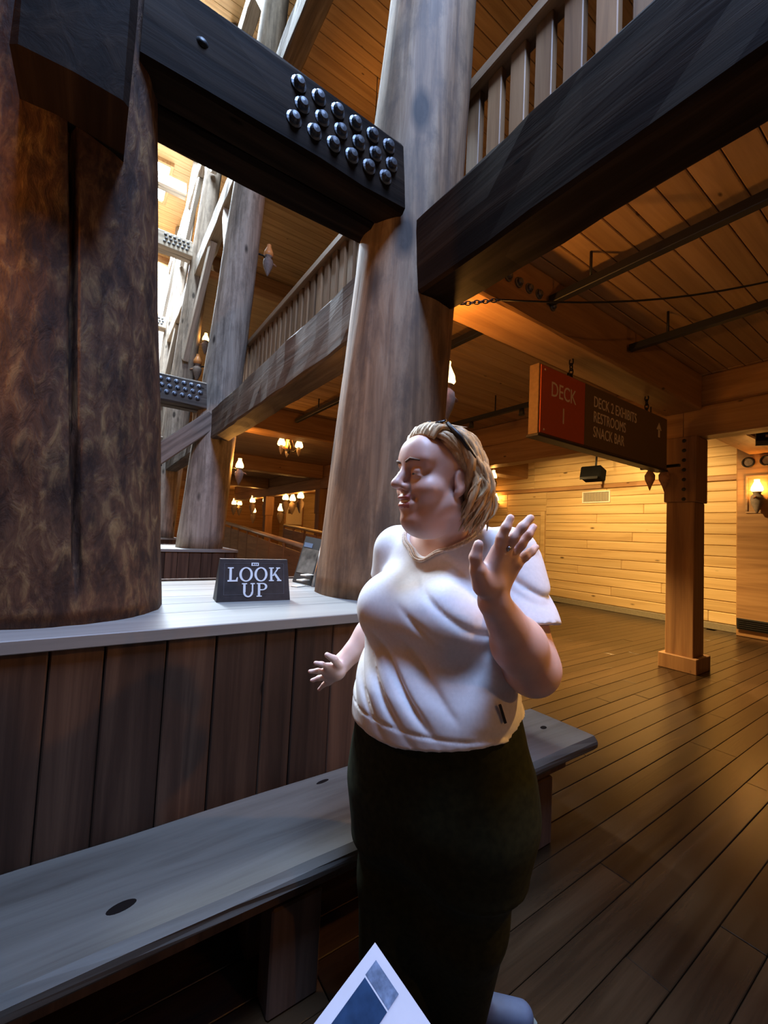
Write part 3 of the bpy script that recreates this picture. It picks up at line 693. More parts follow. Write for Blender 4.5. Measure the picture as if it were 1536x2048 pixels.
# chandelier in the second bay
c0 = Vector((2.95, 7.55, 2.96))
ch = thing('chandelier', 'small chandelier with three lamps hanging behind the LOOK UP sign', 'chandelier', c0)
tube('rod', [c0+Vector((0, 0, -0.12)), c0+Vector((0, 0, 0.10))], 0.016, M['iron'], ch)
for j in range(3):
    a = math.radians(200+j*120); e = c0+Vector((0.19*math.cos(a), 0.19*math.sin(a), 0.0))
    tube('arm', [c0+Vector((0, 0, -0.06)), (c0+e)/2+Vector((0, 0, -0.08)), e], 0.010, M['iron'], ch)
    tube('chain', [e*0.5+c0*0.5+Vector((0, 0, 0.0)), c0+Vector((0, 0, 0.30))], 0.005, M['clay'], ch)
    o = put('shade', SHADE if j != 2 else SHADE_D, None, e, ch); o.scale = (1.15,)*3
    o = put('pot', POTG, None, e, ch); o.scale = (0.6,)*3
tube('hanger', [c0+Vector((0, 0, 0.30)), c0+Vector((0, 0, 0.478))], 0.008, M['iron'], ch)
point(c0+Vector((0, 0, 0.2)), 60, ch)

# ------------------------------------------------------------------ ramp rails behind the sign
def ramp_wall(dx, label, dz=0.0):
    a = Vector((3.0+dx, 12.0, 1.52+dz)); b_ = Vector((2.62+dx, 4.4, 1.05+dz))
    t = thing('ramp_railing', label, 'railing', (b_.x, (a.y+b_.y)/2, 0), 'ramp railings')
    tube('handrail', [a, b_], 0.045, M['handrail'], t, 10)
    n = 9
    for i in range(n):
        s0, s1 = i/n, (i+1)/n; q0 = a.lerp(b_, s0); q1 = a.lerp(b_, s1)
        c = Vector((q0.x, q0.y, 0)); pts = [Vector((q0.x, q0.y-0.004, 0)), Vector((q1.x, q1.y+0.004, 0)), Vector((q1.x, q1.y+0.004, q1.z-0.10)), Vector((q0.x, q0.y-0.004, q0.z-0.10))]
        quadslab('panel', pts, 0.03, M['girderY'], t)
    for i in range(n+1):
        q = a.lerp(b_, i/n); box('post', (q.x-0.035, q.y-0.035, 0), (q.x+0.0, q.y+0.035, q.z-0.03), M['baluster'], t, 0.004)
M['handrail'] = wood('handrail_wood', (0.36, 0.24, 0.14), (0.5, 0.36, 0.23), (0.6, 0.45, 0.3), 'Y', 8, 0.06, 0.4, vary=0.05)
ramp_wall(0.0, 'ramp with a pale sloping handrail behind the LOOK UP sign')
ramp_wall(1.7, 'second ramp railing running behind the pale handrail', 0.02)

# ------------------------------------------------------------------ hanging deck sign
ds = thing('deck_sign', 'long hanging sign with a red DECK 1 panel and brown directions panel', 'sign', (4.0, 2.06, 2.25))
SY = 2.03; SX0, SX1 = 2.84, 5.17; SZ0, SZ1 = 2.262, 2.835
box('box', (SX0, SY, SZ0), (SX1, SY+0.09, SZ1), M['signwood'], ds, 0.004)
box('lower_edge', (SX0-0.01, SY-0.014, SZ0-0.022), (SX1+0.01, SY+0.1, SZ0-0.002), M['lookdark'], ds, 0.003)
red = box('red_panel', (SX0+0.02, SY-0.008, SZ0+0.01), (SX0+0.66, SY, SZ1-0.01), M['redpanel'], ds, 0.002); red['label'] = 'red DECK 1 panel'
brn = box('brown_panel', (SX0+0.665, SY-0.008, SZ0+0.01), (SX1-0.01, SY, SZ1-0.01), M['brownpanel'], ds, 0.002); brn['label'] = 'brown directions panel'
def text(body, size, x, z, parent, mat, y, align='LEFT', stretch=1.0, name='lettering'):
    cu = bpy.data.curves.new('txt', 'FONT'); cu.body = body; cu.size = size; cu.align_x = align; cu.extrude = 0.0015; cu.resolution_u = 3
    to = bpy.data.objects.new('txt', cu); COL.objects.link(to)
    dg = bpy.context.evaluated_depsgraph_get(); me = bpy.data.meshes.new_from_object(to.evaluated_get(dg))
    bpy.data.objects.remove(to, do_unlink=True)
    me.transform(Matrix.Rotation(math.pi/2, 4, 'X') @ Matrix.Diagonal((stretch, 1, 1, 1)))
    me.materials.clear(); me.materials.append(mat)
    return put(name, me, None, (x, y, z), parent)
yy = SY-0.0098
text('DECK', 0.175, SX0+0.335, SZ0+0.335, red, M['cream'], yy, 'CENTER', 0.80)
text('1', 0.19, SX0+0.335, SZ0+0.135, red, M['cream'], yy, 'CENTER', 0.8)
for cx, cz in ((0.05, 0.04), (0.05, 0.53)): put('screw', lathem([(0, 0.004), (0.009, 0.003), (0.009, 0)], 10), M['cream'], (SX0+0.02+cx, SY-0.008, SZ0+cz), red, (math.pi/2, 0, 0))
for i, s in enumerate(('DECK 2 EXHIBITS', 'RESTROOMS', 'SNACK BAR')):
    text(s, 0.142, SX0+0.80, SZ0+0.385-0.138*i, brn, M['cream'], yy, 'LEFT', 0.74)
ax_ = SX0+2.12; az = SZ0+0.33
arrow = [[(ax_-0.02, az), (ax_+0.02, az), (ax_+0.02, az+0.09), (ax_-0.02, az+0.09)], [(ax_-0.06, az+0.08), (ax_+0.06, az+0.08), (ax_, az+0.16)]]
vs, fs = merge([prism(pl_, SY-0.0105, SY-0.0085) for pl_ in arrow])
put('arrow', mesh_py('arrow', [Vector(x)-Vector((ax_, SY, az)) for x in vs], fs), M['cream'], (ax_, SY, az), brn)
def chain_links(pts, n, r, th, mat, parent, name='chain_link'):
    base = None
    for i in range(n):
        t0 = (i+0.5)/n; p = Vector(pts[0]).lerp(Vector(pts[1]), t0); d = (Vector(pts[1])-Vector(pts[0])).normalized()
        if base is None:
            vv = []; ff = []; S = 12; Q = 6
            ln = (Vector(pts[1])-Vector(pts[0])).length/n*0.72
            for a_ in range(S):
                u = 2*math.pi*a_/S; cx, cz = r*math.cos(u), ln*math.sin(u)
                for b2 in range(Q):
                    w = 2*math.pi*b2/Q; rr = th*math.cos(w); vv.append((cx+rr*math.cos(u), th*math.sin(w), cz+rr*math.sin(u)))
            for a_ in range(S):
                for b2 in range(Q): ff.append((a_*Q+b2, ((a_+1) % S)*Q+b2, ((a_+1) % S)*Q+(b2+1) % Q, a_*Q+(b2+1) % Q))
            base = mesh_py(name, vv, ff, True); base.materials.append(mat)
        o = put(name, base, None, p, parent)
        o.rotation_mode = 'QUATERNION'; o.rotation_quaternion = d.to_track_quat('Z', 'Y') @ Matrix.Rotation(math.pi/2*(i % 2), 3, 'Z').to_quaternion()
for xx in (SX0+0.52, SX0+1.95): chain_links(((xx, SY+0.045, SZ1), (xx, SY+0.045, 3.02)), 4, 0.018, 0.006, M['iron'], ds)

# chain and cable slung from the leaning log to the right
a = Vector(on_plane(922, 608, 1, 1.80)); b_ = Vector(on_plane(1000, 600, 1, 1.78)); e_ = Vector(on_plane(1536, 545, 1, 0.75)); 
ca = thing('slung_chain', 'thin chain and cable slung below the low ceiling to the right', 'chain', a)
chain_links((a, b_), 9, 0.012, 0.0035, M['iron'], ca)
pts = []
for i in range(13):
    t0 = i/12; q = b_.lerp(e_+(e_-b_)*0.25, t0); q.z -= 0.10*math.sin(math.pi*t0); pts.append(q)
tube('cable', pts, 0.006, M['iron'], ca)

# lighting tracks under the low ceiling
def track(x, y0, y1, z, label):
    t = thing('lighting_track', label, 'track', (x, (y0+y1)/2, z), 'black lighting tracks')
    box('rail', (x-0.03, y0, z-0.03), (x+0.03, y1, z+0.03), M['black'], t, 0.004)
    yy = y0+0.25
    while yy < y1:
        tube('stem', [(x, yy, z+0.03), (x, yy, 3.44)], 0.010, M['black'], t); yy += 1.1
    return t
t0_ = track(2.72, -0.9, 1.86, 3.22, 'black lighting track nearest the big dark beam')
put('spotlight', lathem([(0.0, 0.0), (0.03, 0.0), (0.04, -0.09), (0.036, -0.09), (0.028, -0.02), (0.0, -0.02)], 12), M['black'], (2.72, -0.55, 3.19), t0_, (0.35, 0.55, 0))  # unseen head added to carry the amber fill on the woman
track(3.95, -0.9, 1.86, 3.22, 'second black lighting track, further right')
track(2.72, 2.30, 6.7, 3.26, 'black track running behind the cross girder')
tr = track(4.55, 2.6, 6.6, 3.18, 'black track with small spotlights behind the deck sign')
for yy in (3.5, 4.4, 5.3):
    put('spotlight', lathem([(0.0, 0.0), (0.03, 0.0), (0.04, -0.09), (0.0, -0.085)], 12), M['black'], (4.55, yy, 3.15), tr)

def spot(loc, target, power, angle, color, blend=0.6, r=0.05):
    l = bpy.data.lights.new('spot', 'SPOT'); l.energy = power; l.spot_size = math.radians(angle); l.spot_blend = blend; l.color = color; l.shadow_soft_size = r
    o = bpy.data.objects.new('track_spot_light', l); COL.objects.link(o); o.location = loc
    o.rotation_euler = (Vector(target)-Vector(loc)).to_track_quat('-Z', 'Y').to_euler(); return o
WARM = (1.0, 0.66, 0.26)
spot((2.66, -0.50, 3.07), (0.80, 0.80, 1.10), 170, 34, (1.0, 0.52, 0.14), 0.8)  # amber fill added to warm the woman's shaded side
spot((7.1, 3.6, 3.10), (9.2, 3.7, 1.5), 340, 110, WARM)
spot((7.1, 5.4, 3.10), (9.2, 5.6, 1.4), 190, 110, WARM)
spot((4.55, 4.4, 3.0), (4.5, 2.7, 0), 1300, 62, WARM)
spot((6.9, 2.9, 3.1), (6.9, 2.9, 0), 600, 110, WARM)

# things by the plank wall
sp = thing('loudspeaker', 'black boxy loudspeaker under the ceiling by the plank wall', 'speaker', on_plane(1186, 948, 0, 8.6))
c = Vector(on_plane(1186, 948, 0, 8.6))
rbox('cabinet', c, (0.30, 0.42, 0.26), (0.0, 0.25, 0.1), M['matte'], sp, 0.02)
tube('arm', [c+Vector((0.1, 0, 0.1)), Vector((c.x+0.15, c.y, 3.44))], 0.02, M['black'], sp)
rbox('grille', c+Vector((-0.155, 0, -0.03)), (0.01, 0.36, 0.2), (0, 0.25, 0.1), M['iron'], sp, 0.002)
c = Vector(on_plane(1140, 915, 0, 8.0)); 
pn = thing('ceiling_panel', 'pale square access panel in the low ceiling before the plank wall', 'panel', (7.9, 4.6, 3.40))
box('panel', (7.45, 4.1, 3.405), (8.55, 5.3, 3.43), M['whitepanel'], pn, 0.004)
box('frame', (7.40, 4.05, 3.415), (8.60, 5.35, 3.438), M['grey'], pn, 0.004)
# clay pots hanging from a dark rack beside the square post
c = Vector(on_plane(1300, 936, 0, 5.2)); 
pr = thing('pot_rack', 'dark hanging rack with two brown clay pots beside the square post', 'rack', c)
box('bar', (c.x-0.02, c.y-0.30, c.z-0.015), (c.x+0.02, c.y+0.10, c.z+0.015), M['iron'], pr, 0.004)
POT2 = lathem([(0, -0.25), (0.008, -0.23), (0.02, -0.19), (0.05, -0.12), (0.052, -0.07), (0.03, -0.03), (0.02, -0.01), (0.024, 0.0), (0, 0.0)], 16); POT2.materials.append(M['clay'])
for dy, s in ((-0.0, 1.0), (-0.15, 1.1)):
    o = put('pot', POT2, None, c+Vector((0, dy, -0.016)), pr); o.scale = (s, s, s)
tube('hanger', [c+Vector((0, 0, 0.015)), Vector((c.x, c.y, 3.44))], 0.006, M['iron'], pr)
put('red_light', lathem([(0, -0.012), (0.012, 0), (0, 0.012)], 10), glow('red_indicator', (1, 0.08, 0.03), 3), c+Vector((0, -0.03, 0.028)), pr)
# ceiling light panel and black lettered sign at the right edge
p = on_plane(1512, 884, 2, 3.42)
cl = thing('ceiling_light', 'square lit ceiling panel at the right edge', 'light', p)
box('frame', p-np.array([0.32, 0.25, 0.02]), p+np.array([0.32, 0.25, 0.015]), M['girderX'], cl, 0.004)
box('diffuser', p-np.array([0.27, 0.20, 0.026]), p+np.array([0.27, 0.20, -0.021]), glow('ceiling_panel_glow', (1.0, 0.72, 0.30), 2.2), cl, 0)
c = Vector(on_plane(1537, 877, 0, 6.6))
es = thing('hanging_sign', 'small black hanging sign with pale marks at the right edge', 'sign', c)
rbox('plate', c, (0.03, 0.24, 0.17), (0, 0, 0.5), M['black'], es, 0.003)
for j in range(3):
    rbox('mark', c+Vector((-0.018, 0.07-0.07*j, 0.03)), (0.004, 0.045, 0.03), (0, 0, 0.5), M['white'], es, 0)
rbox('mark', c+Vector((-0.020, 0.01, -0.03)), (0.004, 0.16, 0.022), (0, 0, 0.5), M['white'], es, 0)
tube('hanger', [c+Vector((0, 0, 0.08)), Vector((c.x, c.y, 3.44))], 0.005, M['iron'], es)
# ------------------------------------------------------------------ the woman: bodies grown as smooth blended volumes
class Field:
    def __init__(s, lo, hi, h):
        s.lo = np.array(lo, np.float32); s.h = h; s.n = np.ceil((np.array(hi)-np.array(lo))/h).astype(int)+1
        s.F = np.full(s.n, 1.0, np.float32)
    def block(s, lo, hi, m):
        a = np.maximum(0, np.floor((np.array(lo)-m-s.lo)/s.h).astype(int)); b = np.minimum(s.n, np.ceil((np.array(hi)+m-s.lo)/s.h).astype(int)+1)
        if np.any(b <= a): return None
        ax = [s.lo[i]+s.h*np.arange(a[i], b[i], dtype=np.float32) for i in range(3)]
        sl = tuple(slice(a[i], b[i]) for i in range(3))
        return sl, ax[0][:, None, None], ax[1][None, :, None], ax[2][None, None, :]
    def op(s, fn, lo, hi, k, mode):
        m = max(2*k, 0.02)+2*s.h if mode == 'add' else 2*k+2*s.h
        q = s.block(lo, hi, m)
        if q is None: return
        sl, X, Y, Z = q; d = fn(X, Y, Z).astype(np.float32); a = s.F[sl]
        if mode == 'sub':
            hh = np.clip(0.5-0.5*(d+a)/k, 0, 1); s.F[sl] = a*(1-hh)+(-d)*hh+k*hh*(1-hh)
        else:
            hh = np.clip(0.5+0.5*(d-a)/k, 0, 1); s.F[sl] = d*(1-hh)+a*hh-k*hh*(1-hh)
    def cone(s, a, b, ra, rb, k=0.01, mode='add'):
        a = np.array(a, float); b = np.array(b, float); ba = b-a; l2 = float(ba@ba)+1e-9; R = max(ra, rb)
        def fn(X, Y, Z):
            t = np.clip(((X-a[0])*ba[0]+(Y-a[1])*ba[1]+(Z-a[2])*ba[2])/l2, 0, 1)
            return np.sqrt((X-a[0]-t*ba[0])**2+(Y-a[1]-t*ba[1])**2+(Z-a[2]-t*ba[2])**2)-(ra+(rb-ra)*t)
        s.op(fn, np.minimum(a, b)-R, np.maximum(a, b)+R, k, mode)
    def ell(s, c, r, fr, k=0.01, mode='add'):
        c = np.array(c, float); r = np.array(r, float); R = r.max()
        def fn(X, Y, Z):
            x, y, z = X-c[0], Y-c[1], Z-c[2]
            p = [fr[i][0]*x+fr[i][1]*y+fr[i][2]*z for i in range(3)]
            k0 = np.sqrt((p[0]/r[0])**2+(p[1]/r[1])**2+(p[2]/r[2])**2); k1 = np.sqrt((p[0]/r[0]**2)**2+(p[1]/r[1]**2)**2+(p[2]/r[2]**2)**2)+1e-6
            return k0*(k0-1)/k1
        s.op(fn, c-R, c+R, k, mode)
    def gen(s, fn, lo, hi, k=0.01, mode='add'): s.op(fn, np.array(lo), np.array(hi), k, mode)
    def mesh(s, name, smooth_it=1):
        F = s.F; S = (F < 0); nx, ny, nz = F.shape
        cnt = np.zeros((nx-1, ny-1, nz-1), np.uint8)
        for i in (0, 1):
            for j in (0, 1):
                for k in (0, 1): cnt += S[i:nx-1+i, j:ny-1+j, k:nz-1+k]
        act = np.argwhere((cnt > 0) & (cnt < 8)); del cnt
        idx = np.full((nx-1, ny-1, nz-1), -1, np.int32); idx[act[:, 0], act[:, 1], act[:, 2]] = np.arange(len(act))
        off = np.array([[i, j, k] for i in (0, 1) for j in (0, 1) for k in (0, 1)])
        V = np.stack([F[act[:, 0]+o[0], act[:, 1]+o[1], act[:, 2]+o[2]] for o in off], 1)
        P = np.zeros((len(act), 3)); C = np.zeros(len(act))
        for a in range(8):
            for b in range(a+1, 8):
                if np.abs(off[a]-off[b]).sum() != 1: continue
                va, vb = V[:, a], V[:, b]; mk = (va < 0) != (vb < 0)
                t = np.where(mk, va/(va-vb+1e-12), 0)[:, None]
                P += np.where(mk[:, None], off[a]*(1-t)+off[b]*t, 0); C += mk
        P = s.lo+(act+P/C[:, None])*s.h
        quads = []
        for ax in range(3):
            o1, o2 = [(1, 2), (2, 0), (0, 1)][ax]
            A = [slice(None)]*3; B = [slice(None)]*3; A[ax] = slice(0, -1); B[ax] = slice(1, None)
            e = np.argwhere(S[tuple(A)] != S[tuple(B)])
            e = e[(e[:, o1] > 0) & (e[:, o2] > 0) & (e[:, o1] < F.shape[o1]-1) & (e[:, o2] < F.shape[o2]-1)]
            ins = S[e[:, 0], e[:, 1], e[:, 2]]
            def cell(d1, d2):
                q = e.copy(); q[:, o1] -= d1; q[:, o2] -= d2; return idx[q[:, 0], q[:, 1], q[:, 2]]
            q = np.stack([cell(1, 1), cell(0, 1), cell(0, 0), cell(1, 0)], 1)
            q[~ins] = q[~ins][:, ::-1]; quads.append(q)
        Q = np.concatenate(quads); Q = Q[(Q >= 0).all(1)]
        for _ in range(smooth_it):
            acc = np.zeros_like(P); c = np.zeros(len(P))
            for a, b in ((0, 1), (1, 2), (2, 3), (3, 0)):
                np.add.at(acc, Q[:, a], P[Q[:, b]]); np.add.at(acc, Q[:, b], P[Q[:, a]]); np.add.at(c, Q[:, a], 1); np.add.at(c, Q[:, b], 1)
            P = 0.5*P+0.5*acc/np.maximum(c, 1)[:, None]
        me = bpy.data.meshes.new(name); me.vertices.add(len(P)); me.vertices.foreach_set('co', P.astype(np.float32).ravel())
        me.loops.add(len(Q)*4); me.loops.foreach_set('vertex_index', Q.astype(np.int32).ravel())
        me.polygons.add(len(Q)); me.polygons.foreach_set('loop_start', np.arange(0, len(Q)*4, 4, dtype=np.int32)); me.polygons.foreach_set('loop_total', np.full(len(Q), 4, np.int32))
        me.update(calc_edges=True); me.validate(); me.polygons.foreach_set('use_smooth', np.ones(len(Q), bool))
        return me, P, Q

# skin, cloth, hair materials
def skin_mat():
    m, t, b = nt('skin'); L = t.links.new
    n1 = N(t, 'ShaderNodeTexNoise'); n1.inputs['Scale'].default_value = 14; n1.inputs['Detail'].default_value = 4
    tc = N(t, 'ShaderNodeTexCoord'); L(tc.outputs['Object'], n1.inputs['Vector'])
    r = ramp(t, [(0.3, (0.66, 0.40, 0.32)), (0.7, (0.78, 0.52, 0.43))]); L(n1.outputs['Fac'], r.inputs['Fac']); L(r.outputs[0], b.inputs['Base Color'])
    b.inputs['Roughness'].default_value = 0.48; b.inputs['Subsurface Weight'].default_value = 0.12; b.inputs['Subsurface Radius'].default_value = (0.02, 0.008, 0.004); b.inputs['Subsurface Scale'].default_value = 0.5
    return m
M['skin'] = skin_mat()
M['lips'] = plain('lips', (0.52, 0.17, 0.15), 0.4)
M['shirt'] = plain('white_jersey', (0.80, 0.785, 0.80), 0.85, 0, 0.03, 0.2, 120)
M['trim'] = plain('crochet_trim', (0.72, 0.60, 0.50), 0.85, 0, 0.2, 0.2, 200)
M['pants'] = plain('dark_olive_trousers', (0.018, 0.021, 0.009), 0.85, 0, 0.3, 0.15, 60)
M['hair'] = wood('blonde_hair', (0.24, 0.14, 0.065), (0.52, 0.34, 0.17), (0.78, 0.58, 0.35), 'Z', 34, 0.2, 0.45, vary=0.0, bump=0.3)
M['brow'] = plain('eyebrow', (0.14, 0.075, 0.04), 0.7)
M['eye'] = plain('eye', (0.55, 0.52, 0.5), 0.2)
M['iris'] = plain('iris', (0.05, 0.04, 0.035), 0.2)
M['tooth'] = plain('teeth', (0.72, 0.68, 0.62), 0.35)

BC = W(872, 1540, 1.13); BX, BY = float(BC[0]), float(BC[1])       # where she stands
da = math.atan2(BX, BY)
Tc = np.array([-math.sin(da), -math.cos(da), 0]); Rp = np.array([math.cos(da), -math.sin(da), 0])
yw = math.radians(30)
BF = math.cos(yw)*Tc-math.sin(yw)*Rp          # chest direction
BL = math.cos(yw)*Rp+math.sin(yw)*Tc          # her left
UZ = np.array([0, 0, 1.0])
def body(f, l, z): return np.array([BX, BY, 0])+BF*f+BL*l+UZ*z
FR = (BF, BL, UZ)
HC = W(873, 961, 1.05)                          # head centre
hy = math.radians(60)
HF = math.sin(hy)*(-_r)+math.cos(hy)*(-np.array([FWD[0], FWD[1], 0])/math.hypot(FWD[0], FWD[1])); HF = HF+UZ*(-0.03); HF /= np.linalg.norm(HF)
HL = np.cross(UZ, HF); HL /= np.linalg.norm(HL); HU = np.cross(HF, HL)
def head(f, l, u): return HC+HF*f+HL*l+HU*u
HR = (HF, HL, HU)
# torso outline: height, forward offset, half width, half depth
PROF = np.array([(0.60, -0.01, 0.215, 0.155), (0.72, -0.01, 0.242, 0.182), (0.82, -0.005, 0.246, 0.19), (0.92, 0.012, 0.228, 0.185), (1.02, 0.02, 0.205, 0.172), (1.12, 0.015, 0.195, 0.152), (1.22, 0.0, 0.19, 0.132), (1.30, -0.01, 0.175, 0.115), (1.37, -0.02, 0.14, 0.095), (1.42, -0.02, 0.095, 0.075), (1.47, -0.015, 0.062, 0.06)])
def torso_fn(extra):
    def fn(X, Y, Z):
        f0 = np.interp(Z, PROF[:, 0], PROF[:, 1]); a = np.interp(Z, PROF[:, 0], PROF[:, 2])+extra; b = np.interp(Z, PROF[:, 0], PROF[:, 3])+extra
        x, y = X-BX, Y-BY
        f = x*BF[0]+y*BF[1]-f0; l = x*BL[0]+y*BL[1]
        r = np.sqrt((l/a)**2+(f/b)**2)
        g = np.sqrt((l/a**2)**2+(f/b**2)**2)+1e-3
        d = r*(r-1)/g
        return np.maximum(d, np.maximum(Z-(1.47+extra), 0.60-extra-Z))
    return fn
SHL = body(-0.01, 0.175, 1.350); SHR = body(-0.03, -0.175, 1.350)
ELL = W(1064, 1336, 0.96); WRL = W(988, 1203, 0.80)
ELR = W(778, 1232, 1.34); WRR = W(684, 1326, 1.27)
def add_arms(F, ex=0.0, sleeves=False):
    if not sleeves:
        F.cone(SHL, ELL, 0.064, 0.057, 0.03); F.cone(ELL, ELL*0.6+WRL*0.4, 0.057, 0.053, 0.03); F.cone(ELL*0.6+WRL*0.4, WRL, 0.053, 0.0285, 0.03)
        F.cone(SHR, ELR, 0.062, 0.050, 0.03); F.cone(ELR, ELR*0.6+WRR*0.4, 0.048, 0.044, 0.03); F.cone(ELR*0.6+WRR*0.4, WRR, 0.044, 0.026, 0.03)
lo = np.minimum.reduce([WRR-0.14, WRL-0.2, HC-0.2, body(0, 0, 0.96)-0.3]); hi = np.maximum.reduce([WRR+0.1, ELL+0.12, HC+0.17, body(0, 0, 1)+0.2])
lo[2] = 0.90; hi[2] = 1.68
SK = Field(lo, hi, 0.0032)
SK.gen(torso_fn(0.0), body(0, 0, 1.0)-0.3, body(0, 0, 1.48)+0.3, 0.02)
for s in (-1, 1): SK.ell(body(0.115, 0.085*s, 1.205), (0.075, 0.088, 0.085), FR, 0.03)
SK.cone(SHL, SHR, 0.058, 0.058, 0.05)
SK.cone(body(-0.02, 0, 1.40), head(-0.035, 0, -0.06), 0.062, 0.060, 0.03)
add_arms(SK)
# head
SK.ell(head(-0.018, 0, 0.035), (0.098, 0.078, 0.092), HR, 0.02)
SK.ell(head(0.030, 0, -0.030), (0.066, 0.062, 0.084), HR, 0.02)
for s in (-1, 1):
    SK.cone(head(0.062, 0.018*s, -0.098), head(-0.002, 0.050*s, -0.062), 0.024, 0.028, 0.02)
    SK.ell(head(0.052, 0.038*s, -0.028), (0.035, 0.034, 0.030), HR, 0.015)
    SK.cone(head(0.080, 0.012*s, 0.034), head(0.066, 0.045*s, 0.038), 0.015, 0.014, 0.015)
SK.ell(head(0.076, 0, -0.100), (0.022, 0.024, 0.020), HR, 0.018)
SK.ell(head(0.025, 0, -0.118), (0.050, 0.045, 0.030), HR, 0.03)
SK.ell(head(0.060, 0, 0.062), (0.035, 0.055, 0.04), HR, 0.03)
for s in (-1, 1): SK.ell(head(0.094, 0.031*s, 0.010), (0.014, 0.019, 0.012), HR, 0.012, 'sub')
SK.cone(head(0.086, 0, 0.026), head(0.116, 0, -0.012), 0.010, 0.0110, 0.014)
SK.ell(head(0.1185, 0, -0.018), (0.0130, 0.0125, 0.0105), HR, 0.008)
for s in (-1, 1): SK.ell(head(0.100, 0.0125*s, -0.023), (0.012, 0.0075, 0.0085), HR, 0.006)
SK.ell(head(0.086, 0, -0.062), (0.014, 0.032, 0.026), HR, 0.012)
SK.ell(head(0.099, 0, -0.0475), (0.0070, 0.023, 0.0048), HR, 0.006)
SK.ell(head(0.0970, 0, -0.0660), (0.0080, 0.020, 0.0058), HR, 0.006)
SK.ell(head(0.100, 0, -0.0568), (0.010, 0.027, 0.0036), HR, 0.004, 'sub')
for s in (-1, 1):
    SK.ell(head(0.090, 0.030*s, -0.050), (0.010, 0.006, 0.007), HR, 0.008, 'sub')
    SK.ell(head(0.0825, 0.031*s, 0.0120), (0.0105, 0.0155, 0.0095), HR, 0.005)
    SK.ell(head(0.0800, 0.031*s, 0.0010), (0.0115, 0.0165, 0.0070), HR, 0.005)
    SK.ell(head(-0.012, 0.079*s, -0.010), (0.019, 0.009, 0.031), HR, 0.006)
    SK.ell(head(-0.008, 0.088*s, -0.006), (0.010, 0.007, 0.018), HR, 0.006, 'sub')
    SK.ell(head(-0.004, 0.078*s, -0.036), (0.010, 0.007, 0.010), HR, 0.006)
# raised left hand: palm to the camera, thumb on the inner side
def P_(px, py, dp): return W(px, py, dp)
def finger(F, pts, r0, r1):
    n = len(pts)-1
    for i in range(n):
        F.cone(pts[i], pts[i+1], r0+(r1-r0)*i/n, r0+(r1-r0)*(i+1)/n, 0.006)
F = SK
F.cone(WRL, P_(985, 1165, 0.785), 0.027, 0.026, 0.015)
F.cone(P_(972, 1160, 0.775), P_(995, 1104, 0.765), 0.021, 0.0135, 0.012)
F.cone(P_(985, 1158, 0.785), P_(1008, 1106, 0.772), 0.020, 0.0135, 0.012)
F.cone(P_(996, 1160, 0.795), P_(1021, 1114, 0.782), 0.019, 0.013, 0.012)
F.cone(P_(1004, 1166, 0.80), P_(1032, 1128, 0.79), 0.018, 0.012, 0.012)
F.cone(P_(968, 1172, 0.772), P_(956, 1140, 0.752), 0.021, 0.0155, 0.012)
finger(F, [P_(956, 1140, 0.752), P_(951, 1115, 0.745), P_(957, 1089, 0.742)], 0.0130, 0.0090)
finger(F, [P_(995, 1104, 0.765), P_(1003, 1076, 0.755), P_(1012, 1055, 0.750), P_(1021, 1036, 0.752)], 0.0105, 0.0075)
finger(F, [P_(1009, 1106, 0.772), P_(1027, 1076, 0.762), P_(1045, 1054, 0.760), P_(1061, 1036, 0.765)], 0.0105, 0.0075)
finger(F, [P_(1022, 1114, 0.782), P_(1042, 1089, 0.778), P_(1056, 1070, 0.780), P_(1067, 1054, 0.788)], 0.0100, 0.0072)
finger(F, [P_(1033, 1128, 0.79), P_(1050, 1113, 0.792), P_(1062, 1104, 0.798), P_(1072, 1094, 0.806)], 0.0092, 0.0066)
# right hand reaching back
F.cone(WRR, P_(672, 1340, 1.25), 0.025, 0.026, 0.015)
for (kx, ky, tx, ty, d0, d1, r) in ((656, 1334, 631, 1326, 1.23, 1.21, 0.0086), (651, 1344, 620, 1343, 1.24, 1.22, 0.0088), (652, 1354, 624, 1361, 1.255, 1.25, 0.0086), (657, 1363, 638, 1379, 1.27, 1.275, 0.0078)):
    F.cone(P_(674, 1342, 1.25), P_(kx, ky, d0), 0.020, 0.0125, 0.012)
    mx, my = (kx+tx)/2, (ky+ty)/2-1.5
    finger(F, [P_(kx, ky, d0), P_(mx, my, (d0+d1)/2-0.004), P_(tx, ty, d1)], r, r*0.72)
finger(F, [P_(678, 1331, 1.235), P_(668, 1318, 1.215), P_(654, 1310, 1.205)], 0.0125, 0.0080)
me, PV, QV = SK.mesh('person_body', 1)
me.materials.append(M['skin']); me.materials.append(M['lips'])
cen = PV[QV].mean(1)-HC; cf, cl_, cu_ = cen@HF, cen@HL, cen@HU
lip = (cf > 0.086) & (np.abs(cl_) < 0.023) & (((cu_ < -0.0425) & (cu_ > -0.0535)) | ((cu_ < -0.0605) & (cu_ > -0.0725)))
me.polygons.foreach_set('material_index', lip.astype(np.int32))
person = put('person', me, None, (0, 0, 0)); tag(person, 'person in a white top waving a raised hand beside the bench', 'person')

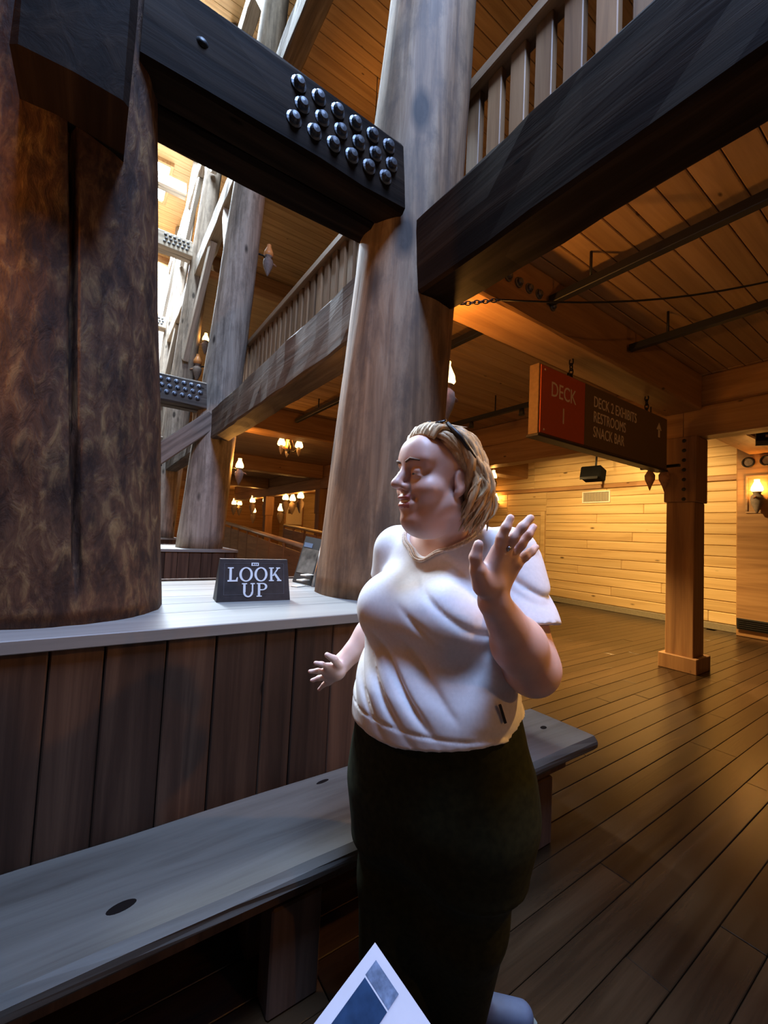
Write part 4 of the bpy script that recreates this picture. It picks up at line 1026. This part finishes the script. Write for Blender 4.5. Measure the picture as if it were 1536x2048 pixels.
def ellm(name, c, r, fr, mat, parent, n=12):
    bm = bmesh.new(); bmesh.ops.create_uvsphere(bm, u_segments=n, v_segments=n, radius=1)
    mm = bpy.data.meshes.new(name); bm.to_mesh(mm); bm.free()
    for v in mm.vertices:
        q = fr[0]*v.co.x*r[0]+fr[1]*v.co.y*r[1]+fr[2]*v.co.z*r[2]; v.co = q
    mm.polygons.foreach_set('use_smooth', [True]*len(mm.polygons)); mm.materials.append(mat)
    return put(name, mm, None, c, parent)
for s in (-1, 1):
    e = ellm('eye', head(0.0835, 0.031*s, 0.0062), (0.0090, 0.0130, 0.0032), HR, M['eye'], person)
    ellm('iris', head(0.0912, 0.031*s, 0.0062), (0.0018, 0.0050, 0.0028), HR, M['iris'], e)
    tube('eyebrow', [head(0.1005, 0.012*s, 0.036), head(0.0985, 0.028*s, 0.042), head(0.0855, 0.048*s, 0.037)], [0.0028, 0.0034, 0.0018], M['brow'], person, 6)
ellm('teeth', head(0.0905, 0, -0.0565), (0.006, 0.022, 0.0042), HR, M['tooth'], person)
tube('finger_ring', [P_(1014, 1100, 0.7575), P_(1017, 1097, 0.7570), P_(1020, 1094, 0.7575)], 0.004, M['steel'], person, 6)

# white top: torso and short sleeves with folds, open neck
lo = body(0, 0, 0.86)-0.42; hi = body(0, 0, 1.46)+0.42; lo[2] = 0.84; hi[2] = 1.50
SHF = Field(lo, hi, 0.0045)
SHF.gen(torso_fn(0.014), body(0, 0, 0.86)-0.33, body(0, 0, 1.49)+0.33, 0.02)
for s in (-1, 1): SHF.ell(body(0.118, 0.082*s, 1.205), (0.085, 0.098, 0.095), FR, 0.05)
SHF.ell(body(0.09, 0, 1.20), (0.10, 0.12, 0.07), FR, 0.05)
SHF.ell(body(0.06, 0, 0.99), (0.145, 0.19, 0.13), FR, 0.05)
SHF.cone(SHL, SHR, 0.068, 0.068, 0.05)
slv = SHL+(ELL-SHL)*0.66; slv2 = SHR+(ELR-SHR)*0.40
SLF = Field(lo, hi, 0.0045)
for sh_, e_, r0, r1 in ((SHL, slv, 0.080, 0.086), (SHR, slv2, 0.074, 0.076)):
    d = (e_-sh_)/np.linalg.norm(e_-sh_)
    T1 = Field(lo, hi, 0.0045); T1.cone(sh_, e_+d*0.05, r0, r1, 0.01)
    q = T1.block(lo, hi, 0)[1:]; T1.F = np.maximum(T1.F, (q[0]-e_[0])*d[0]+(q[1]-e_[1])*d[1]+(q[2]-e_[2])*d[2]); SLF.F = np.minimum(SLF.F, T1.F)
hh = np.clip(0.5+0.5*(SLF.F-SHF.F)/0.03, 0, 1); SHF.F = (SLF.F*(1-hh)+SHF.F*hh-0.03*hh*(1-hh)).astype(np.float32)
q = SHF.block(lo, hi, 0); sl, X, Y, Z = q
x, y = X-BX, Y-BY; f_ = x*BF[0]+y*BF[1]; l_ = x*BL[0]+y*BL[1]
# folds: diagonal creases fanning from the bust and from the raised arm, drapes at the waist
def crease(coord, sharp=2.0): return (1-np.abs(np.sin(coord)))**sharp
front = np.clip(f_/0.08, 0, 1)
low = np.clip((1.17-Z)/0.10, 0, 1)*np.clip((Z-0.945)/0.06, 0.12, 1)
u1 = l_*0.80+(Z-1.0)*0.62
fold = 0.019*crease(u1*34.0+2.2*np.sin((Z-1)*9+l_*6)+0.6, 1.6)*low*np.clip((0.16-l_)/0.10, 0, 1)*np.clip(0.35+front, 0, 1)
u2 = (Z-1.25)*0.85+(l_)*0.55
hi_ = np.clip((Z-1.14)/0.05, 0, 1)*np.clip((1.37-Z)/0.05, 0, 1)
fold = fold+0.008*crease(u2*48.0+1.0, 2.2)*hi_*np.clip((l_+0.02)/0.08, 0, 1)
dsl = np.sqrt((X-slv[0])**2+(Y-slv[1])**2+(Z-slv[2])**2)
fold = fold+0.0055*crease((Z-1.2)*38+l_*24+f_*9, 1.6)*np.clip((l_-0.17)/0.03, 0, 1)
band = np.clip(1-np.abs(Z-(0.958))/0.004, 0, 1)*0.004
SHF.F += fold+band-0.003
# hem dips at the front, rises at her left hip
hem = 0.935-0.026*front+0.035*np.clip(l_/0.2, 0, 1)
SHF.F = np.maximum(SHF.F, np.broadcast_to(hem-Z, SHF.F.shape)).astype(np.float32)
# cut the sleeves square to the arms and open the neck
NC = body(0.055, 0.0, 1.455); NRAD = (0.115, 0.118, 0.098)
SHF.ell(NC, NRAD, FR, 0.004, 'sub')
SHF.cone(body(0.085, -0.01, 1.40), body(0.15, -0.01, 1.335), 0.060, 0.006, 0.004, 'sub')
SHF.cone(body(-0.02, 0, 1.42), body(-0.01, 0, 1.56), 0.088, 0.088, 0.01, 'sub')
me, P2, Q2 = SHF.mesh('shirt', 1)
shirt = put('shirt', me, M['shirt'], (0, 0, 0), person); shirt['label'] = 'white short sleeved top with a crochet neckline'
# crochet trim along the neck opening
fi = lambda p: ((p-NC)@np.stack(FR, 1))
nb = (np.abs(np.linalg.norm(fi(P2)/np.array(NRAD), axis=1)-1) < 0.05)
tip = np.zeros(len(P2), bool)
a0 = body(0.085, -0.01, 1.40); b0 = body(0.15, -0.01, 1.335); ba = b0-a0; tt = np.clip(((P2-a0)@ba)/(ba@ba), 0, 1); dcone = np.linalg.norm(P2-a0-tt[:, None]*ba, axis=1)-(0.06-0.054*tt)
nb = nb | (np.abs(dcone) < 0.005)
# keep the rim: points close to the outer, uncut garment surface
pts = P2[nb]; loc = fi(pts)
angs = np.arctan2(loc[:, 1], loc[:, 0]); rim = []
for i in range(96):
    a = -math.pi+2*math.pi*(i+0.5)/96; mk = np.abs((angs-a+math.pi) % (2*math.pi)-math.pi) < 0.06
    if mk.sum() < 1: continue
    c = pts[mk]; rr_ = np.linalg.norm(fi(c)[:, :2], axis=1); rim.append((a, c[np.argmax(rr_+0.0*c[:, 2])]))
rp = np.array([p for a, p in rim]); 
for _ in range(3): rp = 0.5*rp+0.25*np.roll(rp, 1, 0)+0.25*np.roll(rp, -1, 0)
vs = []; bm = bmesh.new()
for i, p in enumerate(rp):
    nx_ = rp[(i+1) % len(rp)]
    for s_ in (0.0, 0.5):
        c = p*(1-s_)+nx_*s_; out = (c-NC); out[2] = 0; out /= np.linalg.norm(out)
        for dz in (0.0, 0.008):
            mtx = Matrix.Translation(Vector(c+out*(dz-0.002)+UZ*(0.003-dz*0.5)))
            bmesh.ops.create_icosphere(bm, subdivisions=1, radius=0.0042, matrix=mtx)
mm = bpy.data.meshes.new('neck_trim'); bm.to_mesh(mm); bm.free(); mm.polygons.foreach_set('use_smooth', [True]*len(mm.polygons))
put('neck_trim', mm, M['trim'], (0, 0, 0), shirt)
dd_ = (P2-CAM)@FWD; sx_ = 768+FPX*((P2-CAM)@RGT)/dd_; sy_ = 1024-FPX*((P2-CAM)@UPV)/dd_
near_ = (np.abs(sx_-1006) < 9) & (np.abs(sy_-1430) < 14); HTD = float(dd_[near_].min())-0.003 if near_.any() else 0.93
quadslab('hem_tag', [W(998, 1412, HTD), W(1003, 1410, HTD), W(1014, 1446, HTD), W(1009, 1448, HTD)], 0.006, M['black'], shirt)

# trousers
lo = body(0, 0, 0)-0.36; hi = body(0, 0, 0.97)+0.36; lo[2] = 0.02; hi[2] = 0.99
PF = Field(lo, hi, 0.0085)
def hip_fn(X, Y, Z):
    d = torso_fn(0.006)(X, Y, Z); return np.maximum(np.maximum(d, Z-0.985), (0.64-Z)*0.35)
PF.gen(hip_fn, body(0, 0, 0.58)-0.3, body(0, 0, 0.98)+0.3, 0.02)
LFOOT = W(985, 2010, 1.20); 
for s in (-1, 1):
    hipj = body(-0.01, 0.108*s, 0.70); knee = body(0.01, 0.105*s, 0.46); ank = body(-0.01, 0.105*s, 0.07)
    if s == 1: ank = W(908, 1960, 1.22); ank[2] = 0.08; knee = knee*0.6+(hipj+ank)/2*0.4
    PF.cone(hipj, knee, 0.138, 0.104, 0.10); PF.cone(knee, ank, 0.108, 0.10, 0.03)
PF.ell(body(-0.085, 0, 0.78), (0.10, 0.16, 0.12), FR, 0.06)
me, _, _ = PF.mesh('trousers', 1)
tr_ = put('trousers', me, M['pants'], (0, 0, 0), person); tr_['label'] = 'dark olive wide trousers'
# shoes
M['shoe'] = plain('pale_blue_shoe', (0.10, 0.125, 0.19), 0.6, 0, 0.1)
M['sole'] = plain('shoe_sole', (0.15, 0.17, 0.15), 0.6)
def shoe(s, dirv, base):
    d = np.array(dirv)/np.linalg.norm(dirv); n = np.array([-d[1], d[0], 0])
    SF = Field(base-0.2, base+np.array([0.2, 0.2, 0.16]), 0.006)
    SF.cone(base+UZ*0.045-d*0.06, base+UZ*0.03+d*0.12, 0.040, 0.034, 0.02); SF.cone(base+UZ*0.05-d*0.05, base+UZ*0.10-d*0.04, 0.040, 0.042, 0.02)
    SF.F = np.maximum(SF.F, np.broadcast_to(0.012-(SF.lo[2]+SF.h*np.arange(SF.n[2]))[None, None, :], SF.F.shape)).astype(np.float32)
    me, _, _ = SF.mesh('shoe', 1); o = put('shoe', me, M['shoe'], (0, 0, 0), person)
    vs_ = []; K = 24
    for zz in (0.001, 0.016):
        for i in range(K):
            a = 2*math.pi*i/K; vs_.append(tuple(base+d*(0.03+0.135*math.cos(a))+n*(0.043*math.sin(a))+UZ*zz))
    fs_ = [tuple(range(K))[::-1], tuple(range(K, 2*K))]+[(i, (i+1) % K, K+(i+1) % K, K+i) for i in range(K)]
    so = mesh_py('sole', vs_, fs_); put('sole', so, M['sole'], (0, 0, 0), o)
fl = W(960, 2005, 1.22); to_ = on_plane(1030, 2030, 2, 0.03)-fl; to_[2] = 0; shoe(1, to_, np.array([fl[0], fl[1], 0.0]))
fr_ = body(0.04, -0.11, 0); shoe(-1, BF, np.array([fr_[0], fr_[1], 0.0]))

# hair: a close cap on the skull plus many wavy locks
HFd = Field(HC-0.2, HC+np.array([0.2, 0.2, 0.17]), 0.0036)
HFd.ell(head(-0.022, 0, 0.040), (0.098, 0.087, 0.097), HR, 0.01)
HFd.ell(head(-0.045, 0, -0.02), (0.068, 0.076, 0.085), HR, 0.03)
sl, X, Y, Z = HFd.block(HC-0.3, HC+0.3, 0)
hx = [X-HC[0], Y-HC[1], Z-HC[2]]
hf = sum(HF[i]*hx[i] for i in range(3)); hl = sum(HL[i]*hx[i] for i in range(3)); hu = sum(HU[i]*hx[i] for i in range(3))
HFd.F += 0.004*np.sin(hl*190+6*np.sin(hf*30))*np.clip((hu+0.02)/0.05, 0, 1)
face_cut = np.maximum(np.maximum(0.006-hf+0.55*np.maximum(hu-0.02, 0)*1.0, hu-0.098), -0.2)
hline = np.where(hu > 0.03, -0.005+0.62*(hu-0.03), -0.005+0.9*(hu-0.03)); hline = np.maximum(hline, -0.052)
face_cut = hline-hf
HFd.F = np.maximum(HFd.F, -face_cut*0.8).astype(np.float32)
me, _, _ = HFd.mesh('hair', 1)
hair = put('hair', me, M['hair'], (0, 0, 0), person); hair['label'] = 'wavy shoulder length blonde hair'
rr = random.Random(11); parts = []
def lock(root, mids, tip, r, wav, ph):
    pts = [np.array(p) for p in [root]+mids+[tip]]; n = 14; out = []; rad = []
    for i in range(n+1):
        t0 = i/n*(len(pts)-1); j = min(int(t0), len(pts)-2); u = t0-j
        p0, p1, p2, p3 = pts[max(j-1, 0)], pts[j], pts[j+1], pts[min(j+2, len(pts)-1)]
        c = 0.5*((2*p1)+(-p0+p2)*u+(2*p0-5*p1+4*p2-p3)*u*u+(-p0+3*p1-3*p2+p3)*u**3)
        s_ = i/n; c = c+HF*wav*s_*math.sin(ph+s_*9)+HL*wav*0.7*s_*math.cos(ph*1.3+s_*8)
        out.append(Vector(c)); rad.append(r*(0.55+0.9*math.sin(math.pi*min(1, 0.15+0.8*s_)))*(1 if s_ < 0.8 else (1-s_)/0.2*0.75+0.25))
    return tubem(out, rad, 6)
for i in range(260):
    side = 1 if rr.random() < 0.66 else -1
    az = rr.uniform(0.0, 1.0)                      # 0 front of the parting, 1 back of the head
    f0 = 0.046-0.115*az; l0 = side*rr.uniform(0.004, 0.052); u0 = 0.140-4.0*(f0+0.022)**2-6.0*l0**2-0.004
    root = head(f0, l0, u0)
    fm = -0.024-0.074*az+rr.uniform(-0.007, 0.007)
    lm = side*(0.089-0.050*max(0, az-0.45)*1.8+rr.uniform(-0.002, 0.008)); um = 0.040+rr.uniform(-0.015, 0.012)-0.01*az
    ft = -0.036-0.046*az+rr.uniform(-0.018, 0.012); lt = side*(0.084-0.055*max(0, az-0.4)*1.7+rr.uniform(-0.010, 0.018)); ut = -0.098-rr.uniform(-0.05, 0.040)
    fm2 = (fm+ft)/2-0.014
    parts.append(lock(root, [head((f0+fm)/2+0.006, (l0+lm)/2*1.10, (u0+um)/2+0.020), head(fm, lm, um), head(fm2, lt*1.10, (um+ut)/2)], head(ft, lt, ut), rr.uniform(0.0035, 0.0080), rr.uniform(0.008, 0.026), rr.uniform(0, 6.28)))
for i in range(46):                                # short front wisps swept back from the hairline
    side = rr.choice((-1, 1, 1)); l0 = side*rr.uniform(0.0, 0.055); f0 = 0.062-3.0*l0*l0; u0 = 0.108-5*l0*l0
    parts.append(lock(head(f0, l0, u0-0.004), [head(f0-0.022, l0*1.2, u0+0.024)], head(f0-0.085, side*rr.uniform(0.03, 0.085), u0+0.020-abs(l0)*0.4), rr.uniform(0.003, 0.006), 0.006, rr.uniform(0, 6)))
v_, f_2 = merge(parts); 
put('hair_locks', mesh_py('hair_locks', [tuple(x) for x in v_], f_2, True), M['hair'], (0, 0, 0), hair)

# sunglasses pushed up on the hair
M['lens'] = plain('dark_lens', (0.008, 0.008, 0.012), 0.06)
sg = thing('sunglasses', 'black sunglasses pushed up on the blonde hair', 'sunglasses', head(0.04, 0, 0.12))
GF = (HF*0.80-HU*0.6); GF = HF*math.cos(1.15)+HU*math.sin(1.15); GU = -HF*math.sin(1.15)+HU*math.cos(1.15)
for s in (-1, 1):
    ellm('lens', head(0.026, 0.036*s, 0.134), (0.005, 0.029, 0.020), (GF, HL, GU), M['lens'], sg, 16)
    tube('temple_arm', [head(0.022, 0.066*s, 0.128), head(0.002, 0.094*s, 0.092), head(-0.030, 0.106*s, 0.045)], [0.0055, 0.006, 0.004], M['black'], sg, 8)
tube('bridge', [head(0.028, -0.010, 0.141), head(0.028, 0.010, 0.141)], 0.004, M['black'], sg, 6)

# ------------------------------------------------------------------ brochure held up at the bottom edge
br = thing('brochure', 'printed brochure with a blue panel held at the bottom edge', 'brochure', W(745, 2020, 0.50))
b0_, b1_, b2_ = W(750, 1885, 0.52), W(560, 2138, 0.42), W(902, 2108, 0.45)
M['paper'] = plain('glossy_paper', (0.36, 0.38, 0.46), 0.85, 0, 0, 0.1)
M['inkblue'] = plain('ink_blue', (0.012, 0.030, 0.075), 0.9, 0, 0.3, 0.05, nscale=60)
M['inkgrey'] = plain('ink_grey_blue', (0.085, 0.12, 0.20), 0.9, 0, 0.5, 0.05, nscale=90)
M['inkphoto'] = plain('ink_photo', (0.10, 0.08, 0.08), 0.9, 0, 0.6, 0.05, nscale=50)
eu, ev = b1_-b0_, b2_-b0_
def bq(s, t): return b0_+eu*s+ev*t
nrm = np.cross(eu, ev); nrm /= np.linalg.norm(nrm)
sgn = 1 if nrm@(CAM-b0_) > 0 else -1
def patch(name, a, b_, c, d, mat, lift):
    quadslab(name, [bq(a, c)+nrm*sgn*lift, bq(b_, c)+nrm*sgn*lift, bq(b_, d)+nrm*sgn*lift, bq(a, d)+nrm*sgn*lift], 0.0004*sgn, mat, br)
patch('sheet', 0, 1, 0, 1, M['paper'], 0)
patch('blue_block', 0.22, 0.95, 0.11, 0.42, M['inkblue'], 0.0005)
patch('text_block', 0.075, 0.205, 0.10, 0.42, M['inkgrey'], 0.0005)
for i in range(9): patch('text_line', 0.25+0.07*i, 0.27+0.07*i, 0.5, 0.9-0.08*(i % 3), M['inkgrey'], 0.0005) if i > 4 else None
patch('picture', 0.06, 0.20, 0.74, 0.95, M['inkphoto'], 0.0005)

# photographer's hand gripping the lower right corner of the brochure
elb = CAM+RGT*0.24-UPV*0.50+FWD*0.10
hc_ = W(930, 2150, 0.44); HG = Field(np.minimum(hc_-0.16, elb-0.07), np.maximum(hc_+np.array([0.16, 0.16, 0.12]), elb+0.07), 0.0034)
dn = nrm*sgn
corner = bq(0.30, 0.86)
tb = bq(0.16, 0.80)+dn*0.010
HG.cone(tb, bq(0.34, 0.90)+dn*0.016, 0.0085, 0.0105, 0.006); HG.cone(bq(0.34, 0.90)+dn*0.016, bq(0.56, 1.04)+dn*0.012, 0.0105, 0.014, 0.008)
for i_ in range(4):
    s0 = 0.30+0.17*i_
    k0 = bq(s0+0.10, 1.12)-dn*0.004; k1 = bq(s0+0.02, 0.98)-dn*0.016; k2 = bq(s0-0.04, 0.80)-dn*0.012; k3 = bq(s0-0.08, 0.64)-dn*0.0105
    HG.cone(k0, k1, 0.0105, 0.010, 0.006); HG.cone(k1, k2, 0.010, 0.009, 0.005); HG.cone(k2, k3, 0.009, 0.0075, 0.005)
    HG.cone(k0, bq(0.72, 1.34)+dn*0.002, 0.013, 0.020, 0.012)
HG.cone(bq(0.56, 1.04)+dn*0.012, bq(0.74, 1.34)+dn*0.004, 0.016, 0.021, 0.012)
HG.cone(bq(0.74, 1.34), bq(0.98, 1.62), 0.024, 0.026, 0.015); HG.cone(bq(0.98, 1.62), elb, 0.026, 0.045, 0.02)
me, _, _ = HG.mesh('hand', 1)
ho = put('person', me, M['skin'], (0, 0, 0)); tag(ho, 'person\'s hand and forearm holding the brochure at the bottom edge', 'person')
